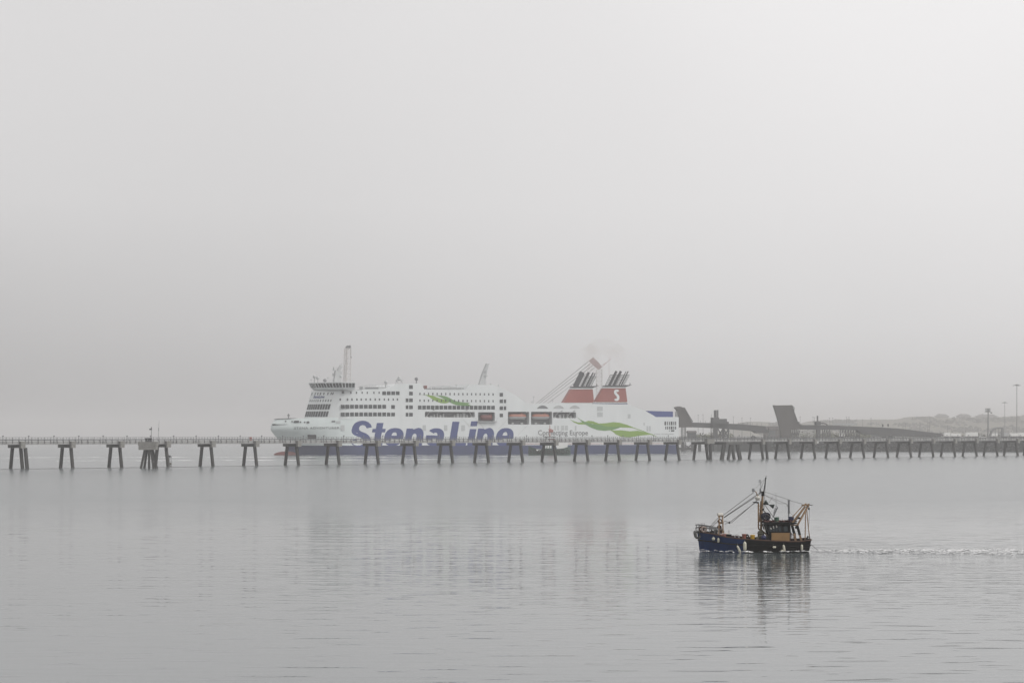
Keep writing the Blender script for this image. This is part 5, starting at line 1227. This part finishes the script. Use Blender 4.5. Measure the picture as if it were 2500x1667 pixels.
# standing and running rigging
m = MB()
def w_(a, b, t0=0, t1=0, r=.022): m.tube(K(*a, t0), K(*b, t1), r, n=5)
w_((360,990),(505,838)); w_((395,990),(512,878)); w_((585,800),(1092,418)); w_((600,830),(1205,420),0,0,.026); w_((592,845),(1190,452))
w_((690,915),(1110,595),0,-.3,.022); w_((715,930),(1165,540),0,-.1,.026); w_((600,890),(680,922)); w_((610,945),(690,922)); 
w_((1258,600),(1420,830),0,0,.026); w_((1225,700),(1470,930),-.2,-.8,.03); w_((1262,720),(1360,830),0,-.3,.035)
w_((1265,405),(1690,545),0,0,.014); w_((1265,460),(1640,612),0,0,.014); w_((1300,480),(1530,608),0,0,.012); w_((1640,610),(1665,660)); w_((1530,606),(1640,608),0,0,.012); w_((1690,555),(1900,610),0,0,.014)
w_((1415,480),(1345,590),0,0,.014); w_((1462,420),(1465,650),0,0,.012); w_((1275,200),(1120,355),0,0,.012); w_((1275,205),(1215,350),0,0,.012); w_((1290,250),(1275,560),0,0,.012); w_((1250,470),(1256,690),0,0,.014); w_((1262,470),(1268,690),0,0,.014)
w_((2018,700),(2005,1050),-.7,-.9,.016); w_((1735,820),(1895,650),.7,.7,.022); w_((1790,890),(1965,650),-.7,-.7,.02); w_((1690,745),(1740,800),0,0,.012)
w_((1560,905),(1690,858),0,0,.014); 
rg = m.build('rigging', M_rope, boat)
m = MB()
for x, y in ((690,922),(1252,700)): m.ball(K(x, y, -.1), .10, .7, axis=(1,0,-.3))
m.build('rigging_block', M_wh, boat)
m = MB(); pr = None
for k in range(13):
    f = k/12; p = K(2050+105*f, 1280+95*f+8*math.sin(f*3.14), .2)
    if pr is not None: m.tube(pr, p, .02, n=5)
    pr = p
m.build('stern_line', M_rope, boat)
# fenders and tyres hung over the side
def over(zx, zy): 
    t_ = -1.8
    for _ in range(8): p = K(zx, zy, t_); t_ = -(side_at(p.x, max(p.z, 0))+.12)
    return K(zx, zy, t_)
def fender(x0, y0, x1, y1, r, label, kind='fender'):
    a, b = over(x0, y0), over(x1, y1); c = (a+b)/2; t = thing(kind, label, 'fender', Vector((XB,YB,0))+c, 0, 'fenders hanging over the side of the fishing boat')
    d = (b-a); L_ = d.length; n = 8
    r *= .82; prof = [(r*q_, L_*(h_-.5)) for h_, q_ in ((0,.2),(.06,.55),(.16,.95),(.3,1),(.75,1),(.88,.9),(.96,.5),(1,.12))] if L_ > 3*r else [(max(.012, r*math.sin(math.pi*k/n)), L_*(k/n)-L_/2) for k in range(n+1)]
    MB().lathe(prof, (0,0,0), d, n=14).build('body', M_fender, t, smooth=True)
    zt = min(st[RW][2] for st in fine if abs(st[RW][0]-a.x) < .5) if any(abs(st[RW][0]-a.x) < .5 for st in fine) else a.z+.4
    MB().tube(a-c, Vector((0, .1, max(zt, a.z)-c.z)), .018, n=5).build('lanyard', M_rope, t)
fender(422,1158,422,1222,.17,'round white fender high on the blue bow')
fender(503,1178,503,1254,.11,'short square white fender below the fore gantry')
fender(815,1302,875,1428,.12,'slanting cream fender hanging low at the end of the blue paint')
fender(942,1235,945,1388,.17,'fat grey white fender with water streaks amidships')
fender(1405,1330,1465,1330,.10,'small cream fender lying flat against the black hull')
fender(1585,1290,1605,1405,.13,'long cream fender touching the water near the stern')
fender(1545,1378,1585,1402,.13,'short cream fender splashing at the waterline')
fender(1893,1285,1893,1382,.12,'upright white fender aft near the stern corner')
def tyre(zx, zy, R_, r, ax, label, m_=M_black, t_=-.3):
    t = thing('tyre', label, 'tyre', Vector((XB,YB,0))+K(zx, zy, t_), 0, 'tyres hung at the bow'); MB().torus((0,0,0), R_, r, axis=ax).build('tread', m_, t, smooth=True); MB().tube((0,0,R_),(.05,.1,R_+.35),.02).build('lanyard', M_rope, t)
M_tyre = mat('weathered tyre', (.09,.09,.085), .85, .4, 5)
tyre(160,1125,.27,.10,(.5,-1,0),'large grey tyre hung upright on the stem head', M_tyre, -.45); tyre(118,1120,.24,.09,(1,-.3,.25),'grey tyre wrapped round the front of the stem', M_tyre, 0)
M_ring = mat('faded lifebuoy', (.26,.20,.17), .8, .35, 5); tyre(262,1035,.20,.075,(.15,-1,0),'pale faded ring lashed inside the bow rail', M_ring, -.95); tyre(225,1030,.2,.07,(.5,-1,.1),'brown ring behind the pale ring at the bow rail', M_rust, -.7)
# foam: bow wave, side wash and the wake trailing to the right
def bw(pts, ws, label, **k): strip([(XB+K(x, 1400, t).x, YB+t) for x, t in pts], ws, 'foam', M_foam, label, cat='foam', **k)
bw([(10,.1),(110,-.1),(200,-.5),(330,-1.1),(500,-1.75),(700,-2.1),(900,-2.2),(1150,-2.2)], [1.5,2.6,2.2,1.6,1.0,.7,.6,.6], 'white bow wave curling along the fishing boat side', z=.03, amp=.24, seg=170, edge=.08)
bw([(1100,-2.15),(1400,-2.1),(1560,-2.3),(1750,-2.2),(1900,-2.0),(2060,-1.2)], [.5,.5,1.3,.8,.6,.8], 'broken wash under the fishing boat stern quarter', z=.03, amp=.24, seg=100, edge=.22)
strip([(XB+10.2,YB-.2),(XB+16,YB-.2),(XB+24,YB-.5),(XB+40,YB-1.0),(XB+70,YB-2)], [4.5,8.5,10,11,12], 'wake', M_wake, 'long churned white wake trailing right behind the fishing boat', z=.02, seg=600, rows=34, amp=.16, edge=.10)
# ------------------------------------------------------------------ HAZE
hz = MB().box((-3600,-400,-2.0),(3600,8000,66)); m = bpy.data.materials.new('haze air'); m.use_nodes = True; t = m.node_tree; t.nodes.clear()
o = t.nodes.new('ShaderNodeOutputMaterial'); v = t.nodes.new('ShaderNodeVolumePrincipled'); v.inputs['Color'].default_value = (.81,.797,.795,1); v.inputs['Density'].default_value = .00031; v.inputs['Anisotropy'].default_value = 0
t.links.new(v.outputs[0], o.inputs['Volume'])
tag(hz.build('haze', m), 'pale mist filling the air over the harbour', 'haze', kind='stuff')
